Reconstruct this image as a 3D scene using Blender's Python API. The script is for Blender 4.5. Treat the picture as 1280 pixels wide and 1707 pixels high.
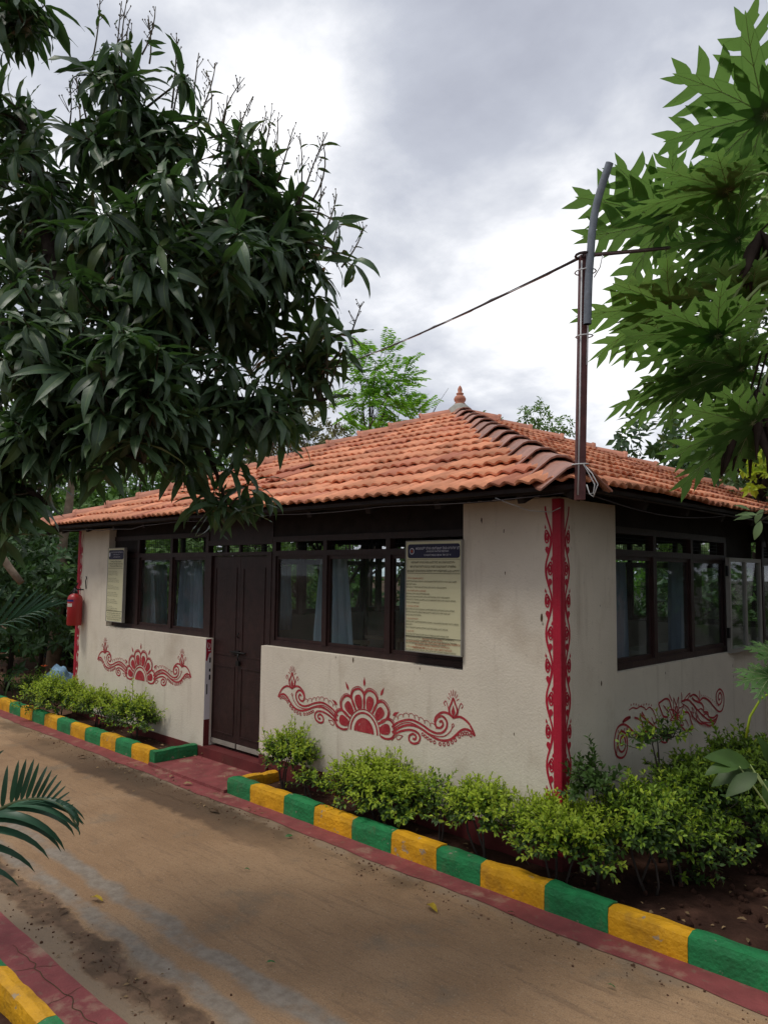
import bpy, bmesh, math, random
import numpy as np
from mathutils import Vector, Matrix, noise

random.seed(7)
rng = np.random.default_rng(7)
for o in list(bpy.data.objects):
    bpy.data.objects.remove(o)
S = bpy.context.scene
COL = S.collection
R = math.radians

# ---------------------------------------------------------------- camera
FPX = 1265.0
CAM = Vector((0, 0, 1.85))
AX = Vector((0.7150909, 0.69894554, 0.01096085))
AU = Vector((0.04751784, -0.06424732, 0.99680205))
AF = Vector((-0.69741456, 0.71228324, 0.07915506))
cd = bpy.data.cameras.new('camera')
cam = bpy.data.objects.new('camera', cd)
COL.objects.link(cam)
cam.matrix_world = Matrix(((AX.x, AU.x, -AF.x, CAM.x), (AX.y, AU.y, -AF.y, CAM.y), (AX.z, AU.z, -AF.z, CAM.z), (0, 0, 0, 1)))
cd.sensor_fit = 'HORIZONTAL'
cd.sensor_width = 36
cd.lens = 36 * FPX / 1280
cd.clip_start = 0.05
cd.clip_end = 600
S.camera = cam


def ray(px, py):
    return AF * FPX + AX * (px - 640) - AU * (py - 853.5)


def at(px, py, axis, val):          # where a line of sight meets the plane axis = val
    d = ray(px, py)
    return CAM + d * ((val - CAM[axis]) / d[axis])


def at_d(px, py, dist):             # a point at that many metres in front of the camera
    return CAM + ray(px, py) * (dist / FPX)


# ---------------------------------------------------------------- sky, sun, exposure
W = bpy.data.worlds.new('World')
S.world = W
W.use_nodes = True
nt = W.node_tree
nt.nodes.clear()


def N(t, kind, **kw):
    n = t.nodes.new(kind)
    for k, v in kw.items():
        setattr(n, k, v)
    return n


SUN_EL, SUN_AZ = 62, 205            # azimuth counted clockwise from +Y
sky = N(nt, 'ShaderNodeTexSky', sky_type='NISHITA', sun_disc=False)
sky.sun_elevation = R(SUN_EL)
sky.sun_rotation = R(SUN_AZ)
tc = N(nt, 'ShaderNodeTexCoord')


def vmath(t, op, a, b=None):
    n = N(t, 'ShaderNodeVectorMath', operation=op)
    for i, v in enumerate((a, b)):
        if v is None:
            continue
        if isinstance(v, (tuple, list, Vector)):
            n.inputs[i].default_value = v
        else:
            t.links.new(v, n.inputs[i])
    return n


def smath(t, op, a, b=None, c=None):
    n = N(t, 'ShaderNodeMath', operation=op)
    for i, v in enumerate((a, b, c)):
        if v is None:
            continue
        if isinstance(v, (int, float)):
            n.inputs[i].default_value = v
        else:
            t.links.new(v, n.inputs[i])
    return n.outputs[0]


gen = tc.outputs['Generated']
sep = N(nt, 'ShaderNodeSeparateXYZ')
nt.links.new(gen, sep.inputs[0])
den = smath(nt, 'ADD', smath(nt, 'MAXIMUM', sep.outputs[2], 0.0), 0.28)
comb = N(nt, 'ShaderNodeCombineXYZ')
nt.links.new(smath(nt, 'DIVIDE', sep.outputs[0], den), comb.inputs[0])
nt.links.new(smath(nt, 'DIVIDE', sep.outputs[1], den), comb.inputs[1])
n1 = N(nt, 'ShaderNodeTexNoise')
n1.inputs['Scale'].default_value = 2.7
n1.inputs['Detail'].default_value = 7
n1.inputs['Roughness'].default_value = 0.57
n1.inputs['Distortion'].default_value = 0.1
nt.links.new(comb.outputs[0], n1.inputs['Vector'])
val = smath(nt, 'MULTIPLY_ADD', n1.outputs['Fac'], 1.75, -0.43)
# thin bright places and thick grey banks in the overcast
for px, py, rad, amp in ((570, 150, 6.5, .35), (780, 430, 9, .55), (1000, 560, 9, .45), (1190, 500, 14, .45), (300, 330, 14, .35), (760, 600, 4, .1), (560, 520, 6, .15),
                         (870, 150, 15, -.42), (640, 330, 6, -.25), (880, 575, 5, -.16), (1150, 250, 7, -.05), (560, 640, 8, -.15), (1060, 690, 4, -.18), (830, 690, 7, -.12), (690, 520, 4, -.15)):
    d = ray(px, py).normalized()
    dt = vmath(nt, 'DOT_PRODUCT', gen, d).outputs['Value']
    k = 1 / (1 - math.cos(R(rad)))
    g = smath(nt, 'EXPONENT', smath(nt, 'MULTIPLY', smath(nt, 'SUBTRACT', 1.0, dt), -k))
    val = smath(nt, 'MULTIPLY_ADD', g, amp, val)
ramp = N(nt, 'ShaderNodeValToRGB')
cr = ramp.color_ramp
cr.elements[0].position = 0.12
cr.elements[0].color = (.40, .42, .49, 1)
cr.elements[1].position = 0.95
cr.elements[1].color = (1.02, 1.02, 1.04, 1)
e = cr.elements.new(.42)
e.color = (.49, .515, .585, 1)
e = cr.elements.new(.66)
e.color = (.67, .69, .74, 1)
nt.links.new(val, ramp.inputs['Fac'])
sc_ = vmath(nt, 'SCALE', ramp.outputs['Color'])
sc_.inputs['Scale'].default_value = 10.0
mx = N(nt, 'ShaderNodeMix', data_type='RGBA')
mx.inputs[0].default_value = 0.95
nt.links.new(sky.outputs['Color'], mx.inputs[6])
nt.links.new(sc_.outputs[0], mx.inputs[7])
bg = N(nt, 'ShaderNodeBackground')
bg.inputs['Strength'].default_value = 0.1
nt.links.new(mx.outputs[2], bg.inputs['Color'])
out = N(nt, 'ShaderNodeOutputWorld')
nt.links.new(bg.outputs[0], out.inputs['Surface'])

sd = bpy.data.lights.new('sun', 'SUN')
sd.energy = 1.4
sd.angle = R(14)
sd.color = (1, .95, .86)
sun = bpy.data.objects.new('sun', sd)
COL.objects.link(sun)
az = R(SUN_AZ)
sdir = Vector((math.sin(az) * math.cos(R(SUN_EL)), math.cos(az) * math.cos(R(SUN_EL)), math.sin(R(SUN_EL))))
sun.rotation_euler = sdir.to_track_quat('Z', 'Y').to_euler()
sun.location = (0, 0, 12)
vs = S.view_settings
vs.view_transform = 'Standard'
vs.look = 'None'
vs.exposure = 0.28
vs.gamma = 1
vs.use_curve_mapping = False
S.cycles.max_bounces = 8
S.cycles.transparent_max_bounces = 16


# ---------------------------------------------------------------- materials
def mat(name, col, rough=.75, var=.18, scale=6., bump=0., bscale=90., spec=.3, metal=0., island=0., trans=0., tcol=None,
        stain=None, stain_scale=1.2, stain_lo=.55, stain_hi=.75, sheen=0., hue=None, detail=4, wear=None, streak=None):
    m = bpy.data.materials.new(name)
    m.use_nodes = True
    t = m.node_tree
    t.nodes.clear()
    L = t.links.new
    geo = N(t, 'ShaderNodeNewGeometry')
    p = N(t, 'ShaderNodeBsdfPrincipled')
    p.inputs['Roughness'].default_value = rough
    p.inputs['Metallic'].default_value = metal
    p.inputs['Specular IOR Level'].default_value = spec
    nz = N(t, 'ShaderNodeTexNoise')
    nz.inputs['Scale'].default_value = scale
    nz.inputs['Detail'].default_value = detail
    L(geo.outputs['Position'], nz.inputs['Vector'])
    a = N(t, 'ShaderNodeMix', data_type='RGBA')
    lo = [max(0, c * (1 - var)) for c in col]
    hi = [min(1, c * (1 + var)) for c in col]
    a.inputs[6].default_value = (*lo, 1)
    a.inputs[7].default_value = (*hi, 1)
    mr = N(t, 'ShaderNodeMapRange')
    mr.inputs[1].default_value = .3
    mr.inputs[2].default_value = .7
    L(nz.outputs['Fac'], mr.inputs[0])
    L(mr.outputs[0], a.inputs[0])
    c = a.outputs[2]
    if hue is not None:             # a second tint, one draw per leaf or tile
        h = N(t, 'ShaderNodeMix', data_type='RGBA')
        h.inputs[7].default_value = (*hue[:3], 1)
        mh = N(t, 'ShaderNodeMapRange')
        mh.inputs[1].default_value = hue[3]
        mh.inputs[2].default_value = 1.0
        mh.inputs[4].default_value = hue[4]
        wn = N(t, 'ShaderNodeTexWhiteNoise', noise_dimensions='1D')
        oi = N(t, 'ShaderNodeObjectInfo')
        L(smath(t, 'ADD', geo.outputs['Random Per Island'], smath(t, 'MULTIPLY', oi.outputs['Random'], 7.31)), wn.inputs['W'])
        L(wn.outputs['Value'], mh.inputs[0])
        L(mh.outputs[0], h.inputs[0])
        L(c, h.inputs[6])
        c = h.outputs[2]
    if island:
        hs = N(t, 'ShaderNodeHueSaturation')
        wn = N(t, 'ShaderNodeTexWhiteNoise', noise_dimensions='1D')
        oi = N(t, 'ShaderNodeObjectInfo')
        L(smath(t, 'ADD', geo.outputs['Random Per Island'], smath(t, 'MULTIPLY', oi.outputs['Random'], 3.77)), wn.inputs['W'])
        L(smath(t, 'MULTIPLY_ADD', wn.outputs['Value'], island * 2, 1 - island), hs.inputs['Value'])
        L(c, hs.inputs['Color'])
        c = hs.outputs['Color']
    if stain is not None:
        ns = N(t, 'ShaderNodeTexNoise')
        ns.inputs['Scale'].default_value = stain_scale
        ns.inputs['Detail'].default_value = 7
        ns.inputs['Roughness'].default_value = .62
        L(geo.outputs['Position'], ns.inputs['Vector'])
        ms = N(t, 'ShaderNodeMapRange')
        ms.inputs[1].default_value = stain_lo
        ms.inputs[2].default_value = stain_hi
        ms.inputs[4].default_value = stain[3] if len(stain) > 3 else .8
        L(ns.outputs['Fac'], ms.inputs[0])
        s2 = N(t, 'ShaderNodeMix', data_type='RGBA')
        s2.inputs[7].default_value = (*stain[:3], 1)
        L(ms.outputs[0], s2.inputs[0])
        L(c, s2.inputs[6])
        c = s2.outputs[2]
    for col2, sc2, lo2, hi2, amt, stretch in [q for q in (wear, streak) if q]:
        mp_ = N(t, 'ShaderNodeMapping')
        mp_.inputs['Scale'].default_value = (1, 1, stretch)
        L(geo.outputs['Position'], mp_.inputs[0])
        nw = N(t, 'ShaderNodeTexNoise')
        nw.inputs['Scale'].default_value = sc2
        nw.inputs['Detail'].default_value = 8
        nw.inputs['Roughness'].default_value = .65
        L(mp_.outputs[0], nw.inputs['Vector'])
        mw_ = N(t, 'ShaderNodeMapRange')
        mw_.inputs[1].default_value = lo2
        mw_.inputs[2].default_value = hi2
        mw_.inputs[4].default_value = amt
        L(nw.outputs['Fac'], mw_.inputs[0])
        w2 = N(t, 'ShaderNodeMix', data_type='RGBA')
        w2.inputs[7].default_value = (*col2, 1)
        L(mw_.outputs[0], w2.inputs[0])
        L(c, w2.inputs[6])
        c = w2.outputs[2]
    L(c, p.inputs['Base Color'])
    if bump:
        nb = N(t, 'ShaderNodeTexNoise')
        nb.inputs['Scale'].default_value = bscale
        nb.inputs['Detail'].default_value = 5
        L(geo.outputs['Position'], nb.inputs['Vector'])
        b = N(t, 'ShaderNodeBump')
        b.inputs['Strength'].default_value = min(1, bump)
        b.inputs['Distance'].default_value = .01
        L(nb.outputs['Fac'], b.inputs['Height'])
        L(b.outputs[0], p.inputs['Normal'])
    o = N(t, 'ShaderNodeOutputMaterial')
    if trans:
        tr = N(t, 'ShaderNodeBsdfTranslucent')
        if tcol:
            tr.inputs['Color'].default_value = (*tcol, 1)
        else:
            L(c, tr.inputs['Color'])
        ms = N(t, 'ShaderNodeMixShader')
        ms.inputs[0].default_value = trans
        L(p.outputs[0], ms.inputs[1])
        L(tr.outputs[0], ms.inputs[2])
        L(ms.outputs[0], o.inputs['Surface'])
    else:
        L(p.outputs[0], o.inputs['Surface'])
    m['c'] = 1
    return m


M = {}
M['plaster'] = mat('lime_plaster', (.68, .615, .51), .9, .06, 2.5, .30, 80, .15, stain=(.38, .29, .20, .55), stain_scale=1.7, stain_lo=.56, stain_hi=.80, wear=((.40, .36, .30), 26, .60, .72, .5, 1), streak=((.40, .33, .25), 9, .56, .78, .55, .10))
M['white_plaster'] = mat('white_plaster', (.70, .69, .70), .85, .05, 3, .3, 60, .2)
M['oxide'] = mat('red_oxide', (.125, .022, .022), .6, .2, 7, .25, 60, .35, stain=(.11, .06, .04, .6), stain_scale=3, stain_lo=.55, stain_hi=.75)
M['strip'] = mat('worn_red_floor_paint', (.235, .058, .058), .7, .18, 9, .3, 70, .3, stain=(.33, .22, .15, .85), stain_scale=4.5, stain_lo=.55, stain_hi=.68, wear=((.20, .13, .09), 20, .56, .70, .7, 1))
M['mural'] = mat('mural_red_paint', (.37, .035, .045), .75, .2, 9, .3, 60, .2, wear=((.52, .40, .34), 45, .60, .70, .75, 1), streak=((.42, .12, .11), 14, .52, .72, .6, .3))
M['pilaster'] = mat('bright_red_paint', (.40, .012, .035), .45, .12, 5, .25, 60, .4)
M['wood'] = mat('dark_stained_wood', (.026, .0105, .0095), .5, .3, 14, .2, 40, .35)
M['wood_black'] = mat('black_brown_timber', (.020, .014, .013), .7, .3, 10, .2, 40, .25)
M['metal_dark'] = mat('dark_steel', (.02, .02, .02), .45, .2, 10, metal=.6)
M['alu'] = mat('pale_window_metal', (.30, .29, .26), .55, .1, 10, metal=.2)
M['curtain'] = mat('pale_blue_curtain', (.46, .55, .64), .9, .08, 5, .1, 200, .1, trans=.35)
M['curtain_dark'] = mat('grey_blue_curtain', (.32, .39, .50), .9, .08, 5, .1, 200, .1, trans=.35)
M['tile'] = mat('clay_roof_tile', (.64, .268, .150), .8, .18, 9, .3, 90, .25, island=.2, wear=((.16, .095, .07), 7, .60, .74, .6, 1), hue=(.44, .155, .10, .66, .9), stain=(.24, .12, .085, .7), stain_scale=3.2, stain_lo=.60, stain_hi=.80)
M['ridge'] = mat('clay_ridge_tile', (.47, .20, .13), .75, .15, 8, .25, 90, .3, island=.12, stain=(.20, .10, .075, .6), stain_scale=5, stain_lo=.55, stain_hi=.75)
M['ridge_brown'] = mat('brown_ridge_tile', (.335, .155, .108), .5, .2, 8, .25, 80, .4, island=.15, stain=(.17, .085, .07, .6), stain_scale=5, stain_lo=.55, stain_hi=.72)
M['mortar'] = mat('grey_mortar', (.33, .32, .28), .9, .2, 12, .4, 60)
M['rust'] = mat('rusty_brown_steel', (.11, .042, .04), .65, .25, 12, .25, 60, .3, stain=(.06, .03, .03, .7), stain_scale=9)
M['galv'] = mat('galvanised_steel', (.17, .19, .215), .5, .25, 14, .1, 60, .5, metal=.3, stain=(.10, .085, .08, .6), stain_scale=11)
M['pipe_in'] = mat('pipe_inside', (.05, .05, .05), .8)
M['wire'] = mat('black_cable', (.045, .035, .035), .6, .3, 30)
M['wire_white'] = mat('white_wire', (.55, .55, .55), .5)
M['wire_brown'] = mat('brown_cable', (.10, .055, .055), .6, .3, 30)
M['kgreen'] = mat('green_kerb_paint', (.016, .195, .062), .6, .22, 8, .8, 45, .35, stain=(.02, .10, .04, .7), stain_scale=6, stain_lo=.5, stain_hi=.75, wear=((.24, .21, .16), 13, .635, .66, .8, 1), streak=((.16, .11, .07), 7, .56, .75, .5, .5))
M['kyellow'] = mat('yellow_kerb_paint', (.66, .33, .010), .6, .2, 8, .8, 45, .35, stain=(.30, .15, .02, .7), stain_scale=6, stain_lo=.52, stain_hi=.76, wear=((.30, .27, .22), 13, .635, .66, .8, 1), streak=((.20, .12, .06), 7, .56, .75, .55, .5))
M['kblack'] = mat('black_kerb_paint', (.03, .03, .035), .7, .2, 8, .5, 45)
M['concrete'] = mat('grey_concrete', (.30, .27, .23), .9, .2, 4, .4, 50)
M['soil'] = mat('brown_soil', (.155, .088, .055), .95, .35, 3.5, 1, 30, .1, stain=(.07, .035, .024, .9), stain_scale=.8, stain_lo=.42, stain_hi=.62, detail=8)
M['bed'] = mat('dark_damp_soil', (.060, .030, .021), .95, .4, 9, 1, 40, .1, stain=(.030, .015, .012, .8), stain_scale=2, stain_lo=.45, stain_hi=.65, detail=8)
M['board'] = mat('cream_sign_sheet', (.60, .57, .37), .5, .04, 3, 0, 10, .3)
M['navy'] = mat('navy_print', (.016, .015, .045), .5)
M['ink'] = mat('black_print', (.02, .018, .012), .6)
M['redink'] = mat('red_print', (.36, .05, .02), .6)
M['whiteink'] = mat('white_print', (.55, .55, .60), .6)
M['fire_red'] = mat('extinguisher_red', (.36, .018, .02), .35, .06, 6, spec=.5)
M['label_white'] = mat('white_sticker', (.6, .57, .5), .5)
M['label_blue'] = mat('blue_sticker', (.02, .02, .16), .5)
M['plastic_black'] = mat('black_plastic', (.012, .012, .012), .5)
M['bag'] = mat('pale_blue_cloth', (.32, .50, .68), .9, .3, 14, .4, 30)
M['table'] = mat('pale_laminate', (.55, .52, .46), .5)
M['ivory'] = mat('pale_timber_post', (.48, .36, .22), .8, .2, 10)
M['bark'] = mat('dark_bark', (.045, .034, .028), .95, .35, 14, .9, 40, .1)
M['bark_pale'] = mat('pale_grey_bark', (.24, .185, .135), .95, .25, 9, .7, 30, .1)
M['twig'] = mat('grey_twig', (.055, .043, .036), .9, .2, 20)
M['twig_green'] = mat('green_brown_twig', (.09, .075, .045), .9, .2, 20)
M['mango'] = mat('mango_leaf', (.056, .100, .046), .43, .25, 14, .12, 60, .5, island=.35, trans=.26, tcol=(.07, .16, .03), hue=(.11, .16, .040, .82, .9), wear=((.10, .085, .05), 30, .66, .72, .6, 1))
M['mango_rib'] = mat('mango_midrib', (.10, .15, .055), .5, .2, 14)
M['papaya'] = mat('papaya_leaf', (.075, .165, .045), .5, .22, 7, .2, 40, .4, island=.22, trans=.44, tcol=(.185, .345, .07), hue=(.11, .15, .035, .8, .7))
M['papaya_vein'] = mat('papaya_vein', (.62, .70, .40), .6, .1, 10, trans=.6)
M['petiole'] = mat('pale_green_stalk', (.26, .33, .12), .55, .2, 12)
M['dead_leaf'] = mat('dead_leaf', (.050, .035, .028), .9, .35, 12, .4, 40, .1, trans=.12)
M['palm'] = mat('palm_leaflet', (.025, .075, .040), .42, .2, 10, spec=.45, island=.3, trans=.15, tcol=(.06, .16, .05))
M['palm_stalk'] = mat('palm_stalk', (.07, .085, .03), .5)
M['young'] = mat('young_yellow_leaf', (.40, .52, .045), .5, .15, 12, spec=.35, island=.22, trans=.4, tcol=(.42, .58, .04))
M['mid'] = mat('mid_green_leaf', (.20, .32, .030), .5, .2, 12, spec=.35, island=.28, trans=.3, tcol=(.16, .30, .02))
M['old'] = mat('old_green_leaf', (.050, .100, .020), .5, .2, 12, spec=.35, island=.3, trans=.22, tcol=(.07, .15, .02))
M['bright'] = mat('bright_tree_leaf', (.20, .42, .055), .55, .2, 4, island=.25, trans=.45, tcol=(.26, .52, .05))
M['midtree'] = mat('tree_leaf', (.115, .215, .055), .5, .3, 2, spec=.4, island=.35, trans=.3, tcol=(.16, .31, .05))
M['darktree'] = mat('dark_tree_leaf', (.050, .105, .034), .45, .3, 2, spec=.45, island=.4, trans=.25, tcol=(.07, .16, .03))
M['olive'] = mat('olive_tree_leaf', (.20, .20, .085), .6, .3, 2, island=.3, trans=.25)
M['paleleaf'] = mat('pale_tree_leaf', (.22, .32, .14), .5, .3, 2, island=.3, trans=.4)
M['flower'] = mat('orange_petal', (.7, .11, .02), .6)
M['dry'] = mat('dry_fallen_leaf', (.21, .14, .07), .85, .4, 12, island=.4)
M['yellow_leaf'] = mat('yellow_fallen_leaf', (.40, .27, .02), .7, .25, 30)
M['brown_leaf'] = mat('brown_fallen_leaf', (.075, .042, .02), .8, .3, 30)
M['green_leaf'] = mat('green_fallen_leaf', (.05, .14, .04), .6, .2, 30)


def glass_mat():
    m = bpy.data.materials.new('window_glass')
    m.use_nodes = True
    t = m.node_tree
    t.nodes.clear()
    tr = N(t, 'ShaderNodeBsdfTransparent')
    tr.inputs['Color'].default_value = (.86, .9, .9, 1)
    gl = N(t, 'ShaderNodeBsdfGlossy')
    gl.inputs['Roughness'].default_value = .03
    lw = N(t, 'ShaderNodeLayerWeight')
    lw.inputs['Blend'].default_value = .5
    fr = smath(t, 'MULTIPLY_ADD', smath(t, 'POWER', lw.outputs['Facing'], 5), .85, .022)
    mx_ = N(t, 'ShaderNodeMixShader')
    o = N(t, 'ShaderNodeOutputMaterial')
    t.links.new(fr, mx_.inputs[0])
    t.links.new(tr.outputs[0], mx_.inputs[1])
    t.links.new(gl.outputs[0], mx_.inputs[2])
    df = N(t, 'ShaderNodeBsdfDiffuse')              # dust and smears on the panes
    df.inputs['Color'].default_value = (.45, .45, .42, 1)
    geo = N(t, 'ShaderNodeNewGeometry')
    nz = N(t, 'ShaderNodeTexNoise')
    nz.inputs['Scale'].default_value = 5
    nz.inputs['Detail'].default_value = 7
    nz.inputs['Roughness'].default_value = .65
    t.links.new(geo.outputs['Position'], nz.inputs['Vector'])
    mr = N(t, 'ShaderNodeMapRange')
    mr.inputs[1].default_value = .4
    mr.inputs[2].default_value = .8
    mr.inputs[3].default_value = .01
    mr.inputs[4].default_value = .055
    t.links.new(nz.outputs['Fac'], mr.inputs[0])
    m2 = N(t, 'ShaderNodeMixShader')
    t.links.new(mr.outputs[0], m2.inputs[0])
    t.links.new(mx_.outputs[0], m2.inputs[1])
    t.links.new(df.outputs[0], m2.inputs[2])
    t.links.new(m2.outputs[0], o.inputs['Surface'])
    return m


M['glass'] = glass_mat()


def path_mat():
    """trowelled concrete, dusted with soil, two grey cement repairs running along the path, damp stains by the step"""
    m = bpy.data.materials.new('path_concrete')
    m.use_nodes = True
    t = m.node_tree
    t.nodes.clear()
    L = t.links.new
    geo = N(t, 'ShaderNodeNewGeometry')
    pos = geo.outputs['Position']
    sp = N(t, 'ShaderNodeSeparateXYZ')
    L(pos, sp.inputs[0])
    X, Y = sp.outputs[0], sp.outputs[1]

    def nz(scale, detail=5, rough=.55, dist=0., vec=None):
        n = N(t, 'ShaderNodeTexNoise')
        n.inputs['Scale'].default_value = scale
        n.inputs['Detail'].default_value = detail
        n.inputs['Roughness'].default_value = rough
        n.inputs['Distortion'].default_value = dist
        L(vec or pos, n.inputs['Vector'])
        return n.outputs['Fac']

    def rng_(v, a, b, c=0., d=1.):
        n = N(t, 'ShaderNodeMapRange', interpolation_type='SMOOTHSTEP')
        for i, q in enumerate((a, b, c, d)):
            n.inputs[i + 1].default_value = q
        L(v, n.inputs[0])
        return n.outputs[0]

    def mixc(f, a, b):
        n = N(t, 'ShaderNodeMix', data_type='RGBA')
        if isinstance(f, float):
            n.inputs[0].default_value = f
        else:
            L(f, n.inputs[0])
        for i, v in ((6, a), (7, b)):
            if isinstance(v, tuple):
                n.inputs[i].default_value = (*v, 1)
            else:
                L(v, n.inputs[i])
        return n.outputs[2]

    # arcs left by the trowel
    mp = N(t, 'ShaderNodeMapping')
    mp.inputs['Scale'].default_value = (1.2, 9, 1)
    mp.inputs['Rotation'].default_value = (0, 0, R(24))
    L(pos, mp.inputs[0])
    streak = nz(2.2, 6, .6, 1.2, mp.outputs[0])
    base = mixc(rng_(nz(1.1), .35, .68), (.30, .182, .098), (.43, .275, .155))
    base = mixc(rng_(streak, .50, .74, 0, .5), base, (.185, .118, .075))
    base = mixc(rng_(nz(2.4, 7, .6), .55, .72, 0, .6), base, (.20, .165, .12))
    fine = nz(140, 3, .6)
    base = mixc(rng_(nz(38, 6, .7), .50, .72, 0, .55), base, (.15, .10, .065))
    base = mixc(rng_(nz(61, 4, .6), .58, .70, 0, .5), base, (.46, .36, .25))
    base = mixc(rng_(fine, .35, .75, 0, .5), base, (.135, .088, .055))
    wob = smath(t, 'MULTIPLY_ADD', nz(2.5, 5), .16, -.08)
    wob2 = smath(t, 'MULTIPLY_ADD', nz(5.5, 6), .22, -.11)
    Yw = smath(t, 'ADD', Y, wob)
    Yr = smath(t, 'ADD', Yw, wob2)
    # soil-stained margin between the repairs and the near kerb
    f = smath(t, 'MULTIPLY', rng_(Yr, 1.66, 1.72), rng_(Yr, 1.88, 1.84))
    base = mixc(smath(t, 'MULTIPLY', f, .85), base, mixc(rng_(nz(9, 6), .4, .65), (.075, .048, .031), (.165, .10, .064)))
    f = smath(t, 'MULTIPLY', rng_(Yr, 1.56, 1.60), rng_(Yr, 1.72, 1.66))
    base = mixc(smath(t, 'MULTIPLY', f, .7), base, (.21, .165, .12))
    for y0, hw in ((2.165, .055), (1.945, .05)):
        f = rng_(smath(t, 'ABSOLUTE', smath(t, 'SUBTRACT', smath(t, 'ADD', Yw, smath(t, 'MULTIPLY', wob2, .35)), y0)), hw + .030, hw - .025)
        f = smath(t, 'MULTIPLY', f, rng_(nz(3, 7, .65), .34, .52, .38, 1.0))
        base = mixc(smath(t, 'MULTIPLY', f, .8), base, mixc(rng_(nz(16, 6, .65), .35, .65), (.195, .170, .140), (.285, .255, .215)))
    # damp patch by the step and along the foot of the far strip
    f = smath(t, 'MULTIPLY', rng_(Yr, 3.12, 3.20), rng_(X, -3.3, -5.4))
    f = smath(t, 'MULTIPLY', f, rng_(X, -9.5, -6.9))
    base = mixc(smath(t, 'MULTIPLY', f, .74), base, (.060, .037, .025))
    f = smath(t, 'MULTIPLY', rng_(Yr, 3.22, 3.42), rng_(nz(1.3, 6), .45, .6))
    base = mixc(smath(t, 'MULTIPLY', f, .6), base, (.080, .055, .034))
    f = smath(t, 'MULTIPLY', rng_(Yr, 3.46, 3.54), rng_(nz(3.3, 6), .38, .6))
    base = mixc(smath(t, 'MULTIPLY', f, .6), base, (.30, .225, .155))
    p = N(t, 'ShaderNodeBsdfPrincipled')
    p.inputs['Roughness'].default_value = .85
    p.inputs['Specular IOR Level'].default_value = .25
    L(base, p.inputs['Base Color'])
    b = N(t, 'ShaderNodeBump')
    b.inputs['Strength'].default_value = .5
    b.inputs['Distance'].default_value = .008
    L(smath(t, 'ADD', smath(t, 'MULTIPLY', fine, .5), smath(t, 'ADD', smath(t, 'MULTIPLY', streak, 1.0), nz(22, 5))), b.inputs['Height'])
    L(b.outputs[0], p.inputs['Normal'])
    o = N(t, 'ShaderNodeOutputMaterial')
    L(p.outputs[0], o.inputs['Surface'])
    return m


M['path'] = path_mat()


# ---------------------------------------------------------------- helpers
def tag(o, label=None, cat=None, group=None, kind=None):
    if label:
        o['label'] = label
    if cat:
        o['category'] = cat
    if group:
        o['group'] = group
    if kind:
        o['kind'] = kind
    return o


BASIS = {}


def link(o, parent=None, basis=None):
    COL.objects.link(o)
    basis = basis or Matrix.Identity(4)
    o.matrix_basis = basis
    BASIS[o.name] = basis.copy()
    if parent is not None:
        o.parent = parent
        o.matrix_parent_inverse = BASIS[parent.name].inverted()
    return o


def thing(name, loc, label, cat, group=None):
    o = bpy.data.objects.new(name, None)
    o.empty_display_size = .1
    link(o, None, Matrix.Translation(Vector(loc)))
    return tag(o, label, cat, group)


def obj(name, mesh, parent=None, basis=None):
    return link(bpy.data.objects.new(name, mesh), parent, basis)


def copy_tree(o, delta, parent=None):
    """a copy of a thing with copies of its parts, moved by the matrix delta"""
    c = o.copy()
    COL.objects.link(c)
    b = BASIS[o.name] if parent else delta @ BASIS[o.name]
    c.matrix_basis = b
    BASIS[c.name] = b.copy()
    if parent is not None:
        c.parent = parent
    for ch in list(o.children):
        copy_tree(ch, delta, c)
    return c


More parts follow.
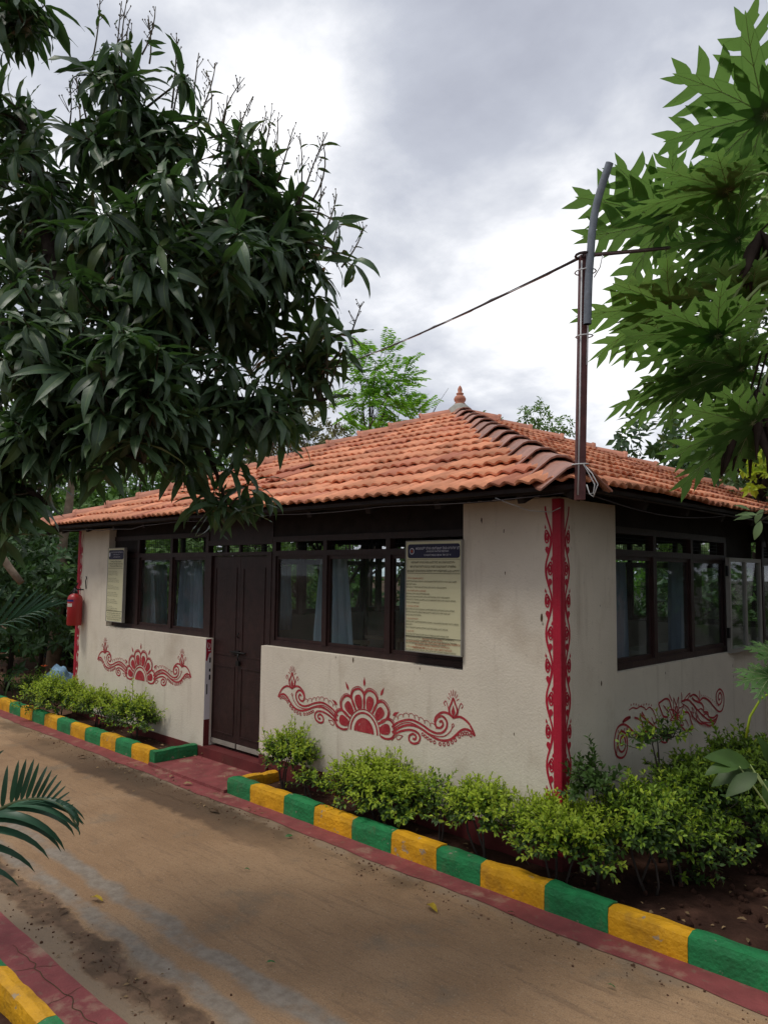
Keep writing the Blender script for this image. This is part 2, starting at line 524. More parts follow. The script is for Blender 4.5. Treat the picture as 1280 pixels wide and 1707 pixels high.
class MB:
    def __init__(s):
        s.v, s.f, s.m, s.sm = [], [], [], []

    def add(s, vs, fs, mi=0, smooth=False):
        n = len(s.v)
        s.v.extend([tuple(q) for q in vs])
        for f in fs:
            s.f.append(tuple(i + n for i in f))
            s.m.append(mi)
            s.sm.append(smooth)
        return s

    def box(s, a, b, mi=0, T=None):
        x0, y0, z0 = (min(a[i], b[i]) for i in range(3))
        x1, y1, z1 = (max(a[i], b[i]) for i in range(3))
        vs = [(x0, y0, z0), (x1, y0, z0), (x1, y1, z0), (x0, y1, z0), (x0, y0, z1), (x1, y0, z1), (x1, y1, z1), (x0, y1, z1)]
        if T is not None:
            vs = [T @ Vector(q) for q in vs]
        return s.add(vs, [(0, 3, 2, 1), (4, 5, 6, 7), (0, 1, 5, 4), (1, 2, 6, 5), (2, 3, 7, 6), (3, 0, 4, 7)], mi)

    def tube(s, pts, r, n=6, mi=0, cap=True):
        pts = [Vector(p) for p in pts]
        rs = r if isinstance(r, (list, tuple)) else [r] * len(pts)
        up = None
        base = len(s.v)
        for i, p in enumerate(pts):
            d = (pts[min(i + 1, len(pts) - 1)] - pts[max(i - 1, 0)])
            if d.length < 1e-9:
                d = Vector((0, 0, 1))
            d.normalize()
            if up is None:
                up = d.orthogonal().normalized()
            up = (up - d * up.dot(d))
            up = up.normalized() if up.length > 1e-6 else d.orthogonal().normalized()
            w = d.cross(up)
            for k in range(n):
                a = 2 * math.pi * k / n
                s.v.append(tuple(p + (up * math.cos(a) + w * math.sin(a)) * rs[i]))
        for i in range(len(pts) - 1):
            for k in range(n):
                a, b = base + i * n + k, base + i * n + (k + 1) % n
                s.f.append((a, b, b + n, a + n))
                s.m.append(mi)
                s.sm.append(True)
        if cap:
            s.f.append(tuple(base + k for k in range(n))[::-1])
            s.f.append(tuple(base + (len(pts) - 1) * n + k for k in range(n)))
            s.m += [mi, mi]
            s.sm += [False, False]
        return s

    def lathe(s, prof, n=16, mi=0, c=(0, 0, 0)):
        base = len(s.v)
        for r_, z in prof:
            for k in range(n):
                a = 2 * math.pi * k / n
                s.v.append((c[0] + r_ * math.cos(a), c[1] + r_ * math.sin(a), c[2] + z))
        for i in range(len(prof) - 1):
            for k in range(n):
                a, b = base + i * n + k, base + i * n + (k + 1) % n
                s.f.append((a, b, b + n, a + n))
                s.m.append(mi)
                s.sm.append(True)
        return s

    def mesh(s, name, mats):
        me = bpy.data.meshes.new(name)
        me.from_pydata(s.v, [], s.f)
        for q in mats if isinstance(mats, (list, tuple)) else [mats]:
            me.materials.append(q)
        me.polygons.foreach_set('material_index', s.m)
        me.polygons.foreach_set('use_smooth', s.sm)
        me.update()
        return me

    def build(s, name, mats, parent=None):
        return obj(name, s.mesh(name, mats), parent)


def np_mesh(name, V, F, mats, mi=None, smooth=True):
    """fast mesh from arrays: V (n,3), F (m,4) quads"""
    me = bpy.data.meshes.new(name)
    V = np.asarray(V, dtype=np.float32)
    F = np.asarray(F, dtype=np.int32)
    me.vertices.add(len(V))
    me.vertices.foreach_set('co', V.ravel())
    me.loops.add(F.size)
    me.loops.foreach_set('vertex_index', F.ravel())
    me.polygons.add(len(F))
    me.polygons.foreach_set('loop_start', np.arange(0, F.size, F.shape[1], dtype=np.int32))
    me.polygons.foreach_set('use_smooth', np.full(len(F), smooth))
    for q in mats if isinstance(mats, (list, tuple)) else [mats]:
        me.materials.append(q)
    if mi is not None:
        me.polygons.foreach_set('material_index', np.asarray(mi, dtype=np.int32))
    me.update(calc_edges=True)
    return me


def scatter(tmpl, mats4, idx=None):
    """copies of template leaves (list of (V,F)) placed by 4x4 numpy matrices, as one pair of arrays"""
    Vs, Fs, n = [], [], 0
    for i, m in enumerate(mats4):
        V, F = tmpl[idx[i] if idx is not None else i % len(tmpl)]
        Vs.append(V @ m[:3, :3].T + m[:3, 3])
        Fs.append(F + n)
        n += len(V)
    return np.concatenate(Vs), np.concatenate(Fs)


def frame(x, n, loc, s=1.0):
    """numpy 4x4: local x along x, local z as near n as can be"""
    x = np.asarray(x, float)
    x = x / (np.linalg.norm(x) + 1e-9)
    n = np.asarray(n, float)
    z = n - x * (n @ x)
    l = np.linalg.norm(z)
    if l < 1e-4:
        z = np.cross(x, [1, .3, .2])
        l = np.linalg.norm(z)
    z = z / l
    y = np.cross(z, x)
    m = np.eye(4)
    m[:3, 0], m[:3, 1], m[:3, 2], m[:3, 3] = x * s, y * s, z * s, loc
    return m


def leaf(Lg, Wd, rows=6, droop=.5, fold=.15, wave=0., tip=1.0, stalk=.06, peak=.85):
    """a blade along +x, three points across, drooping towards -z"""
    V, F = [], []
    x, z, a = 0., 0., .25
    for i in range(rows + 1):
        t = i / rows
        w = Wd * .5 * max(.02, math.sin(math.pi * min(1, t ** peak * .98 + .02)) ** tip) if t > stalk else Wd * .03
        wv = wave * math.sin(i * 2.4) * Wd
        V += [(x, -w, z + fold * w + wv), (x, 0, z), (x, w, z + fold * w - wv)]
        st = Lg / rows
        x += st * math.cos(a)
        z += st * math.sin(a)
        a -= droop / rows * (1 + t)
    for i in range(rows):
        b = i * 3
        F += [(b, b + 1, b + 4, b + 3), (b + 1, b + 2, b + 5, b + 4)]
    return np.array(V, float), np.array(F, int)


def ribbed(Lg, Wd, rows, droop, fold, wave):
    """a long blade with a raised pale midrib: five points across, the middle strip is the rib"""
    V0, F0 = leaf(Lg, Wd, rows, droop, fold, wave)
    V, F, mi = [], [], []
    for i in range(rows + 1):
        a, m, b = V0[3 * i], V0[3 * i + 1], V0[3 * i + 2]
        q = .022 * (1 - .75 * i / rows)
        l = max(np.linalg.norm(a - m), .004)
        ta = min(.45, q * Wd / l * 2.2)
        V += [a, m + (a - m) * ta, m + (b - m) * ta, b]
    for i in range(rows):
        for k in range(3):
            F.append((4 * i + k, 4 * i + k + 1, 4 * i + k + 5, 4 * i + k + 4))
            mi.append(1 if k == 1 else 0)
    return np.array(V, float), np.array(F, int), mi


def smooth_line(p, k=6):
    """Catmull-Rom through 2-D points"""
    if len(p) < 3:
        return [Vector((q[0], q[1])) for q in p]
    p = [Vector((q[0], q[1])) for q in p]
    q = [p[0] * 2 - p[1]] + p + [p[-1] * 2 - p[-2]]
    o = []
    for i in range(1, len(q) - 2):
        for j in range(k):
            t = j / k
            a, b, c, d = q[i - 1], q[i], q[i + 1], q[i + 2]
            o.append(.5 * ((2 * b) + (c - a) * t + (2 * a - 5 * b + 4 * c - d) * t * t + (3 * b - a - 3 * c + d) * t ** 3))
    o.append(p[-1])
    return o


class Paint:
    """flat brush strokes and filled shapes on a plane; to3(u, v, lift) gives the point"""

    def __init__(s, to3):
        s.to3, s.mb, s.k = to3, MB(), 0

    def lift(s):
        s.k += 1
        return .002 + (s.k % 40) * .00004

    def stroke(s, pts, w, k=6, taper=False, closed=False):
        p = smooth_line(pts, k) if k else [Vector(q) for q in pts]
        n = len(p)
        h = s.lift()
        vs = []
        for i, q in enumerate(p):
            d = p[min(i + 1, n - 1)] - p[max(i - 1, 0)]
            if d.length < 1e-9:
                d = Vector((1, 0))
            d.normalize()
            t = i / (n - 1)
            ww = w * .5 * (min(1, .35 + 4 * min(t, 1 - t)) if taper else 1)
            nn = Vector((-d.y, d.x)) * ww
            vs += [s.to3(*(q + nn), h), s.to3(*(q - nn), h)]
        s.mb.add(vs, [(2 * i, 2 * i + 1, 2 * i + 3, 2 * i + 2) for i in range(n - 1)])

    def fill(s, pts, k=5):
        p = smooth_line(list(pts) + [pts[0]], k)[:-1] if k else [Vector(q) for q in pts]
        h = s.lift()
        c = sum(p, Vector((0, 0))) / len(p)
        vs = [s.to3(*c, h)] + [s.to3(*q, h) for q in p]
        n = len(p)
        s.mb.add(vs, [(0, 1 + i, 1 + (i + 1) % n) for i in range(n)])

    def ring(s, c, r, w):
        s.stroke([(c[0] + r * math.cos(a * math.pi / 4), c[1] + r * math.sin(a * math.pi / 4)) for a in range(9)], w, 2)

    def drop(s, base, tip, hw, filled=True, w=.006):
        b, t = Vector(base), Vector(tip)
        d = t - b
        n = Vector((-d.y, d.x)).normalized() * hw
        pts = [b, b + d * .2 + n * .8, b + d * .45 + n, b + d * .75 + n * .45, t, b + d * .75 - n * .45, b + d * .45 - n, b + d * .2 - n * .8]
        if filled:
            s.fill(pts, 4)
        else:
            s.stroke(pts + [pts[0]], w, 4)


# ================================================================ THE SETTING
def sheet(name, pts, z, m, kind='structure', parent=None):
    me = bpy.data.meshes.new(name)
    me.from_pydata([(x, y, z) for x, y in pts], [], [tuple(range(len(pts)))])
    me.materials.append(m)
    o = obj(name, me, parent)
    if kind:
        o['kind'] = kind
    return o


# soil: one sheet to the horizon, gently uneven near the camera
def ground():
    xs = np.concatenate([[-250, -90, -45], np.arange(-26, 10.01, .4), [30, 90, 250]])
    ys = np.concatenate([[-250, -90, -30], np.arange(-8, 26.01, .4), [50, 100, 250]])
    V, F = [], []
    for y in ys:
        for x in xs:
            h = .05 * noise.noise((x * .5, y * .5, 0)) + .02 * noise.noise((x * 2, y * 2, 3))
            V.append((x, y, -.075 + h if -26 <= x <= 10 else -.1))
    n = len(xs)
    for j in range(len(ys) - 1):
        for i in range(n - 1):
            F.append((j * n + i, j * n + i + 1, (j + 1) * n + i + 1, (j + 1) * n + i))
    o = obj('ground', np_mesh('ground', V, F, M['soil']))
    o['kind'] = 'structure'


ground()
YK, YN = 3.73, 1.38                 # faces of the far and the near kerb
sheet('path', [(-40, 1.32), (8, 1.32), (8, 3.74), (-40, 3.74)], 0, M['path'])


def ragged_strip(name, x0, x1, ya, yb, amp, m, z):
    n = int((x1 - x0) / .05)
    V, F = [], []
    for i in range(n + 1):
        x = x0 + (x1 - x0) * i / n
        w = amp * (noise.noise((x * 1.3, 7, z * 99)) + .5 * noise.noise((x * 7, 2, z * 99)))
        V += [(x, ya, z), (x, yb + w, z)]
    for i in range(n):
        F.append((2 * i, 2 * i + 1, 2 * i + 3, 2 * i + 2))
    o = obj(name, np_mesh(name, V, F, m, smooth=False))
    o['kind'] = 'structure'
    return o


ragged_strip('path_edge_strip', -16, 3, YK + .005, 3.555, .030, M['strip'], .004)
ragged_strip('path_edge_strip', -12, 3, YN - .04, 1.60, .012, M['strip'], .004)


def cracks():
    pt = Paint(lambda u, v, h: Vector((u, v, .0052 + h * .1)))
    r_ = random.Random(4)

    def crack(a, b, w, wob, n):
        a, b = Vector(a), Vector(b)
        d = (b - a)
        nn = Vector((-d.y, d.x)).normalized()
        pts = [a + d * (i / n) + nn * r_.gauss(0, wob) for i in range(n + 1)]
        pt.stroke(pts, w, 2, True)
        for i in range(n // 4):
            q = pts[r_.randrange(1, n)]
            pt.stroke([q, q + nn * r_.choice((-1, 1)) * r_.uniform(.02, .05) + d.normalized() * r_.uniform(.01, .05)], w * .5, 0, True)
    crack((-4.0, 1.515), (-2.7, 1.50), .005, .009, 30)
    crack((-3.75, 1.42), (-3.66, 1.60), .003, .006, 6)
    crack((-3.35, 1.42), (-3.40, 1.60), .003, .006, 6)
    crack((-3.6, 1.80), (-3.0, 1.74), .003, .010, 14)
    crack((-6.1, 3.28), (-5.0, 3.44), .003, .014, 22)
    o_ = pt.mb.build('surface_crack', M['brown_leaf'])
    o_['kind'] = 'structure'


cracks()


# planting bed between kerb and wall, lumpy
def bed(name, x0, x1, y0, y1, z, m, step=.07, amp=.03):
    xs, ys = np.arange(x0, x1 + step, step), np.arange(y0, y1 + step * .5, step)
    V = [(x, y, z + amp * noise.noise((x * 3, y * 3, 1)) + amp * .5 * noise.noise((x * 11, y * 11, 5))) for y in ys for x in xs]
    n = len(xs)
    F = [(j * n + i, j * n + i + 1, (j + 1) * n + i + 1, (j + 1) * n + i) for j in range(len(ys) - 1) for i in range(n - 1)]
    o = obj(name, np_mesh(name, V, F, m))
    o['kind'] = 'structure'


bed('planting_bed_soil', -9.6, -6.73, 3.83, 4.27, .035, M['bed'])
bed('planting_bed_soil', -5.44, -2.5, 3.83, 4.27, .035, M['bed'])
bed('planting_bed_soil', -2.5, 2.5, 3.83, 9.0, .03, M['bed'], .09, .05)
bed('planting_bed_soil', -6.5, 3.0, -4.0, 1.27, .02, M['bed'], .15, .05)

# the red landing slab in front of the door
land = MB()
land.box((-6.71, 3.705, 0.0), (-5.452, 4.197, .03))
o = land.build('landing_slab', M['strip'])
o['kind'] = 'structure'


# ---------------------------------------------------------------- kerbs, block by block
def kerb_block(parent, x0, x1, y0, y1, h, m, z0=-.03, r=.012):
    nx, ny, nz_ = max(2, int(abs(x1 - x0) / .045)), max(2, int(abs(y1 - y0) / .045)), 4
    bm = bmesh.new()
    bmesh.ops.create_cube(bm, size=1)
    bmesh.ops.subdivide_edges(bm, edges=[e_ for e_ in bm.edges if abs((e_.verts[0].co - e_.verts[1].co).x) > .5], cuts=nx - 1)
    bmesh.ops.subdivide_edges(bm, edges=[e_ for e_ in bm.edges if abs((e_.verts[0].co - e_.verts[1].co).y) > .5], cuts=ny - 1)
    bmesh.ops.subdivide_edges(bm, edges=[e_ for e_ in bm.edges if abs((e_.verts[0].co - e_.verts[1].co).z) > .5], cuts=nz_ - 1)
    xm, ym = (x0 + x1) / 2, (y0 + y1) / 2
    sx, sy = abs(x1 - x0), abs(y1 - y0)
    longx = sx > sy
    for v in bm.verts:
        q = v.co
        e_ = (abs(q.x) > .49) + (abs(q.y) > .49) + (abs(q.z) > .49)
        end = abs(q.x) > .49 if longx else abs(q.y) > .49
        p = Vector((xm + q.x * sx, ym + q.y * sy, z0 + (q.z + .5) * (h - z0)))
        if q.z > .49 and (abs(q.y) > .49 if longx else abs(q.x) > .49):
            p.z -= r * .7
            if longx:
                p.y -= math.copysign(r * .6, q.y)
            else:
                p.x -= math.copysign(r * .6, q.x)
        nn = Vector((noise.noise(p * 9), noise.noise(p * 9 + Vector((9, 2, 4))), noise.noise(p * 9 + Vector((1, 8, 3)))))
        f = Vector((.15 if (end and longx) else .5, .15 if (end and not longx) else .5, 1))
        v.co = p + Vector((nn.x * f.x, nn.y * f.y, nn.z * f.z)) * .011
    me = bpy.data.meshes.new('kerb_block')
    bm.to_mesh(me)
    bm.free()
    me.materials.append(m)
    me.polygons.foreach_set('use_smooth', [False] * len(me.polygons))
    return obj('kerb_block', me, parent)


G, Yc = M['kgreen'], M['kyellow']
kerb = thing('painted_kerb', (-3, 3.78, 0), 'green and yellow painted kerb from the doorway past the front corner to the right', 'kerb')
edges = [-5.44, -5.12, -4.69, -4.335, -3.93, -3.555, -3.165, -2.825, -2.385, -2.005, -1.59, -1.16, -.75, -.33, .09, .5]
for i in range(len(edges) - 1):
    kerb_block(kerb, edges[i] + .0015, edges[i + 1] - .0015, YK, 3.845, .136 + .004 * (i % 3), G if i % 2 == 0 else Yc)
kerb_block(kerb, -5.438, -5.345, 3.848, 4.03, .130, Yc)
kerb_block(kerb, -5.438, -5.345, 4.033, 4.195, .120, Yc)
kerb = thing('painted_kerb', (-8, 3.78, 0), 'green and yellow painted kerb left of the doorway below the fire extinguisher', 'kerb')
edges = [-6.742, -7.09, -7.425, -7.765, -8.13, -8.50, -8.86, -9.22, -9.58, -9.95, -10.32, -10.7, -11.1, -11.5, -11.9, -12.3]
for i in range(len(edges) - 1):
    kerb_block(kerb, edges[i + 1] + .0015, edges[i] - .0015, YK, 3.845, .138 + .003 * (i % 3), Yc if i % 2 == 0 else G)
kerb_block(kerb, -6.740, -6.645, 3.735, 4.197, .142, G)
kerb = thing('painted_kerb', (-3.2, 1.33, 0), 'green and yellow kerb on the near edge of the path at bottom left', 'kerb')
edges = [-5.1, -4.72, -4.32, -3.93, -3.555, -3.045, -2.62, -2.2, -1.8, -1.4, -1.0]
for i in range(len(edges) - 1):
    kerb_block(kerb, edges[i] + .0015, edges[i + 1] - .0015, 1.25, YN - .045, .138, G if i % 2 == 1 else Yc)

# ================================================================ THE PAVILION
XR, YF, SZ, SY = -2.577, 4.23, 7.02, 6.74
XL, YB = XR - SZ, YF + SY
CX, CY = XR - SZ / 2, YF + SY / 2
WT = .22                            # wall thickness
ZS, ZT = 1.17, 2.34                 # window sill, wall top
pav = thing('garden_pavilion', (CX, CY, 0), 'square cream pavilion with clay tiled hip roof, red painted motifs and dark windows', 'building')
SIDES = {'front': (Vector((XR, YF, 0)), Vector((-1, 0, 0)), Vector((0, 1, 0))),
         'right': (Vector((XR, YF, 0)), Vector((0, 1, 0)), Vector((-1, 0, 0))),
         'left': (Vector((XL, YF, 0)), Vector((0, 1, 0)), Vector((1, 0, 0))),
         'back': (Vector((XR, YB, 0)), Vector((-1, 0, 0)), Vector((0, -1, 0)))}


def sp(side, u, d, z):
    o_, a, b = SIDES[side]
    return o_ + a * u + b * d + Vector((0, 0, z))


def sbox(mb, side, u0, u1, d0, d1, z0, z1, mi=0):
    return mb.box(sp(side, u0, d0, z0), sp(side, u1, d1, z1), mi)


def ragged_top(mb, side, u0, u1):
    """torn plaster edge under the eave: low uneven lumps on the wall top"""
    n = int((u1 - u0) / .03)
    for i in range(n):
        a, b = u0 + (u1 - u0) * i / n, u0 + (u1 - u0) * (i + 1) / n
        sbox(mb, side, a, b, .004, WT - .004, ZT, ZT + .004 + .022 * abs(noise.noise((a * 9, 3, 1))))


walls = {}
wb = MB()
sbox(wb, 'front', 0, .777, 0, WT, 0, ZT)
sbox(wb, 'front', .777, 3.113, 0, WT, 0, ZS)
sbox(wb, 'front', 4.03, 6.2, 0, WT, 0, ZS)
sbox(wb, 'front', 6.2, SZ, 0, WT, 0, ZT)
ragged_top(wb, 'front', 0, .777)
walls['front'] = wb.build('front_wall', M['plaster'], pav)
wb = MB()
sbox(wb, 'right', WT, .74, 0, WT, 0, ZT)
sbox(wb, 'right', .74, 2.92, 0, WT, 0, ZS)
sbox(wb, 'right', 2.92, 3.85, .035, WT, 0, ZS)
sbox(wb, 'right', 3.85, 6.3, 0, WT, 0, ZS)
sbox(wb, 'right', 6.3, SY - WT, 0, WT, 0, ZT)
walls['right'] = wb.build('side_wall', M['plaster'], pav)
wb = MB()
sbox(wb, 'left', WT, .8, 0, WT, 0, ZT)
sbox(wb, 'left', .8, 6.2, 0, WT, 0, ZS)
sbox(wb, 'left', 6.2, SY - WT, 0, WT, 0, ZT)
walls['left'] = wb.build('side_wall', M['plaster'], pav)
wb = MB()
sbox(wb, 'back', 0, .8, 0, WT, 0, ZT)
sbox(wb, 'back', .8, 6.2, 0, WT, 0, ZS)
sbox(wb, 'back', 6.2, SZ, 0, WT, 0, ZT)
walls['back'] = wb.build('back_wall', M['plaster'], pav)

pl = MB()
sbox(pl, 'front', -.005, 3.105, -.006, -.0005, -.05, .205)
sbox(pl, 'front', 4.055, SZ, -.006, -.0005, -.05, .112)
sbox(pl, 'right', .0, 2.92, -.006, -.0005, -.05, .205)
sbox(pl, 'right', 3.852, SY, -.006, -.0005, -.05, .205)
pl.build('plinth_band', M['oxide'], pav)
fl = MB()
fl.box((XL + WT, YF + WT, -.02), (XR - WT, YB - WT, .118))
fl.build('floor', M['concrete'], pav)
st = MB()
st.box((-6.765, 4.200, 0), (-5.54, 4.2230, .122))
st.box((-6.6035, 4.2230, 0), (-5.6935, 4.40, .1215))
st.build('doorstep', M['oxide'], pav)

# wall plate carrying the rafters
wp = MB()
for s_ in ('front', 'back'):
    sbox(wp, s_, .03, SZ - .03, .05, .19, 2.372, 2.455)
for s_ in ('left', 'right'):
    sbox(wp, s_, .19, SY - .19, .05, .19, 2.372, 2.455)
for s_ in SIDES:
    for u in (1.75, 3.5, 5.2) if s_ in ('left', 'back') else ():
        sbox(wp, s_, u - .04, u + .04, .20, .29, ZS, 2.372)
wp.build('wall_plate', M['wood_black'], pav)


# ---------------------------------------------------------------- windows
def window(side, u0, u1, mull, d=.20, zs=ZS, zt=2.0, zm0=2.035, zm1=2.15, wood='wood', skip=(), board_from=None):
    f = MB()
    sbox(f, side, u0, u1, d - .03, d + .03, zs + .001, zs + .05)
    sbox(f, side, u0, u1, d - .028, d + .028, zt - .012, zm0)
    sbox(f, side, u0, u1, d - .028, d + .028, zm1, zm1 + .05)
    for e_ in (u0, u1 - .055):
        sbox(f, side, e_, e_ + .055, d - .03, d + .03, zs + .05, zt - .012)
        sbox(f, side, e_, e_ + .055, d - .03, d + .03, zm0, zm1)
    fr = f.build('window', M[wood], pav)
    b = MB()
    sbox(b, side, u0, u1, d - .012, d + .012, zm1 + .05, 2.45)
    b.build('top_board', M['wood_black'], fr)
    cuts = [u0 + .03] + list(mull) + [u1 - .03]
    for q in mull:
        m_ = MB()
        sbox(m_, side, q - .028, q + .028, d - .034, d + .034, zs + .05, zt - .012)
        sbox(m_, side, q - .024, q + .024, d - .034, d + .034, zm0, zm1)
        m_.build('mullion', M[wood], fr)
    for i in range(len(cuts) - 1):
        if i in skip:
            p_ = MB()
            sbox(p_, side, cuts[i], cuts[i + 1], d - .02, d + .02, zs + .05, zm1)
            p_.build('board', M['wood_black'], fr)
            continue
        a, c = cuts[i] + .028, cuts[i + 1] - .028
        # sash round the glass
        m_ = MB()
        sbox(m_, side, a, c, d - .016, d + .016, zs + .05, zs + .08)
        sbox(m_, side, a, c, d - .016, d + .016, zt - .042, zt - .012)
        sbox(m_, side, a, a + .022, d - .016, d + .016, zs + .08, zt - .042)
        sbox(m_, side, c - .022, c, d - .016, d + .016, zs + .08, zt - .042)
        m_.build('sash', M[wood], fr)
        p_ = MB()
        sbox(p_, side, a + .012, c - .012, d - .003, d + .003, zs + .07, zt - .03)
        p_.build('pane', M['glass'], fr)
    w = MB()
    for i in range(len(cuts) - 1):
        if i in skip:
            continue
        a, c = cuts[i] + .024, cuts[i + 1] - .024
        nn = int((c - a) / .028)
        for k in range(1, nn):
            q = a + (c - a) * k / nn
            sbox(w, side, q - .0011, q + .0011, d - .0011, d + .0011, zm0, zm1)
        nn = max(2, int((zm1 - zm0) / .028))
        for k in range(1, nn):
            q = zm0 + (zm1 - zm0) * k / nn
            sbox(w, side, a, c, d - .0036, d - .0012, q - .0011, q + .0011)
    s_ = w.build('mesh_screen', M['metal_dark'], fr)
    s_['kind'] = 'stuff'
    return fr


def ux(x):
    return XR - x


window('front', .50, ux(-5.650), [ux(-4.16), ux(-4.909)], d=.10, zm1=2.115, skip=())
window('front', ux(-6.715), 6.55, [ux(-7.439), ux(-8.174)], d=.10, zm1=2.19, skip=(2,))
window('right', .743, 2.917, [1.44, 2.14], d=.07)
window('right', 3.86, 6.297, [4.5, 5.15, 5.8], d=.07)
window('left', .7, 6.3, [1.4, 2.1, 2.8, 3.5, 4.2, 4.9, 5.6], d=.16, zm1=2.31)
window('back', .7, 6.3, [1.4, 2.1, 2.8, 3.5, 4.2, 4.9, 5.6], d=.16, zm1=2.31)


# the pale metal window over the walled-up side door
def metal_window():
    f = MB()
    a, b, z0, z1, d = 2.80, 3.62, 1.165, 2.015, -.012
    for u in (a, (a + b) / 2 - .015, b - .032):
        sbox(f, 'right', u, u + .032, d - .015, d + .02, z0 + .035, z1 - .035)
    sbox(f, 'right', a, b, d - .015, d + .02, z0, z0 + .035)
    sbox(f, 'right', a, b, d - .015, d + .02, z1 - .035, z1)
    o_ = f.build('metal_window', M['alu'], pav)
    for u0, u1 in ((a + .032, (a + b) / 2 - .015), ((a + b) / 2 + .017, b - .032)):
        p_ = MB()
        sbox(p_, 'right', u0, u1, d, d + .006, z0 + .035, z1 - .035)
        p_.build('pane', M['glass'], o_)
    for z in (1.30, 1.85):
        h = MB()
        sbox(h, 'right', a - .03, a - .001, d - .012, d + .010, z, z + .09)
        h.build('hinge', M['metal_dark'], o_)
    f = MB()
    sbox(f, 'right', 2.935, 3.86, .14, .20, 2.03, 2.45)
    f.build('lintel_board', M['wood_black'], o_)


metal_window()

# ---------------------------------------------------------------- double door
XD0, XD1 = -6.648, -5.716
dm = MB()
dm.box((XD0 - .064, 4.295, .12), (XD0, 4.365, 2.03))
dm.box((XD1, 4.295, .12), (XD1 + .064, 4.365, 2.03))
dm.box((XD0, 4.295, 1.995), (XD1, 4.365, 2.03))
dm.box((XD0 - .064, 4.3, 2.10), (XD1 + .064, 4.36, 2.15))
dm.box((XD0 - .064, 4.31, 2.15), (XD1 + .064, 4.34, 2.45))
dm.box((XD0 + .22, 4.31, 2.03), (XD0 + .25, 4.34, 2.10))
dm.box((XD0 + .45, 4.31, 2.03), (XD0 + .48, 4.34, 2.10))
door = dm.build('door', M['wood'], pav)
ws = MB()
for k in range(1, 34):
    x = XD0 + .93 * k / 34
    ws.box((x - .0016, 4.328, 2.03), (x + .0016, 4.3312, 2.10))
for k in range(1, 3):
    ws.box((XD0, 4.324, 2.03 + .07 * k / 3), (XD1, 4.327, 2.033 + .07 * k / 3))
o = ws.build('mesh_screen', M['metal_dark'], door)
o['kind'] = 'stuff'
xm = (XD0 + XD1) / 2 + .01
for x0, x1 in ((XD0 + .003, xm - .0015), (xm + .0015, XD1 - .003)):
    d_ = MB()
    d_.box((x0, 4.32, .150), (x1, 4.352, 1.992))
    for z0, z1 in ((.26, .92), (1.02, 1.88)):
        for q in ((x0 + .05, z0, x1 - .05, z0 + .012), (x0 + .05, z1 - .012, x1 - .05, z1), (x0 + .05, z0 + .012, x0 + .062, z1 - .012), (x1 - .062, z0 + .012, x1 - .05, z1 - .012)):
            d_.box((q[0], 4.314, q[1]), (q[2], 4.3198, q[3]))
    lf = d_.build('door_leaf', M['wood'], door)
    k_ = MB()
    k_.box((x0 + .01, 4.313, .152), (x1 - .01, 4.3195, .195))
    k_.build('kick_plate', M['concrete'], lf)
la = MB()
la.tube([(xm - .12, 4.305, 1.06), (xm + .13, 4.305, 1.06)], .008, 6)
la.box((xm - .05, 4.302, 1.04), (xm + .03, 4.3145, 1.08))
la.build('bolt', M['metal_dark'], door)
la = MB()
la.tube([(xm + .02, 4.302, 1.05), (xm + .02, 4.295, 1.01), (xm + .03, 4.3, .98)], .006, 6)
la.box((xm - .005, 4.29, .94), (xm + .045, 4.308, .985))
la.build('hasp', M['metal_dark'], door)
la = MB()
la.tube([(xm + .01, 4.31, 1.20), (xm + .01, 4.29, 1.22), (xm + .01, 4.31, 1.25)], .006, 5)
la.build('padlock', M['metal_dark'], door)
# painted reveal beside the door: white above, oxide below, a red patch at the top
rv = MB()
rv.box((-6.6070, 4.232, .375), (-6.6040, 4.294, 1.165), 0)
rv.box((-6.6070, 4.232, .1225), (-6.6035, 4.294, .375), 1)
for z, h in ((.93, .05), (.84, .03), (.76, .05), (.62, .10)):
    rv.box((-6.6045, 4.275 if h < .1 else 4.25, z), (-6.6034, 4.293 if h < .1 else 4.262, z + h), 2)
rev = rv.build('door_reveal', [M['white_plaster'], M['oxide'], M['plastic_black']], door)

# ---------------------------------------------------------------- roof
OV, ZE, RISE = .33, 2.372, 1.545
HX, HY = SZ / 2 + OV, SY / 2 + OV
apex = Vector((CX, CY, ZE + RISE))
rd = MB()
c4 = [Vector((CX + a * HX, CY + b * HY, ZE)) for a, b in ((1, -1), (-1, -1), (-1, 1), (1, 1))]
dn = Vector((0, 0, -.025))
vs_ = c4 + [apex] + [q + dn for q in c4] + [apex + dn]
rd.add(vs_, [(0, 4, 1), (1, 4, 2), (2, 4, 3), (3, 4, 0), (5, 6, 9), (6, 7, 9), (7, 8, 9), (8, 5, 9), (0, 1, 6, 5), (1, 2, 7, 6), (2, 3, 8, 7), (3, 0, 5, 8)])
roof = rd.build('roof', M['wood_black'], pav)

SLOPE, DIM = {}, {}
for nm, e_ in (('front', Vector((0, -1, 0))), ('right', Vector((1, 0, 0))), ('back', Vector((0, 1, 0))), ('left', Vector((-1, 0, 0)))):
    run, half = (HX, HY) if abs(e_.x) > .5 else (HY, HX)
    t_ = Vector((-e_.x * run, -e_.y * run, RISE)).normalized()
    s_ = Vector((-e_.y, e_.x, 0))
    h_ = s_.cross(t_)
    org = Vector((CX, CY, ZE)) + e_ * run
    DIM[nm] = (half, math.hypot(run, RISE))
    SLOPE[nm] = Matrix(((s_.x, t_.x, h_.x, org.x), (s_.y, t_.y, h_.y, org.y), (s_.z, t_.z, h_.z, org.z), (0, 0, 0, 1)))

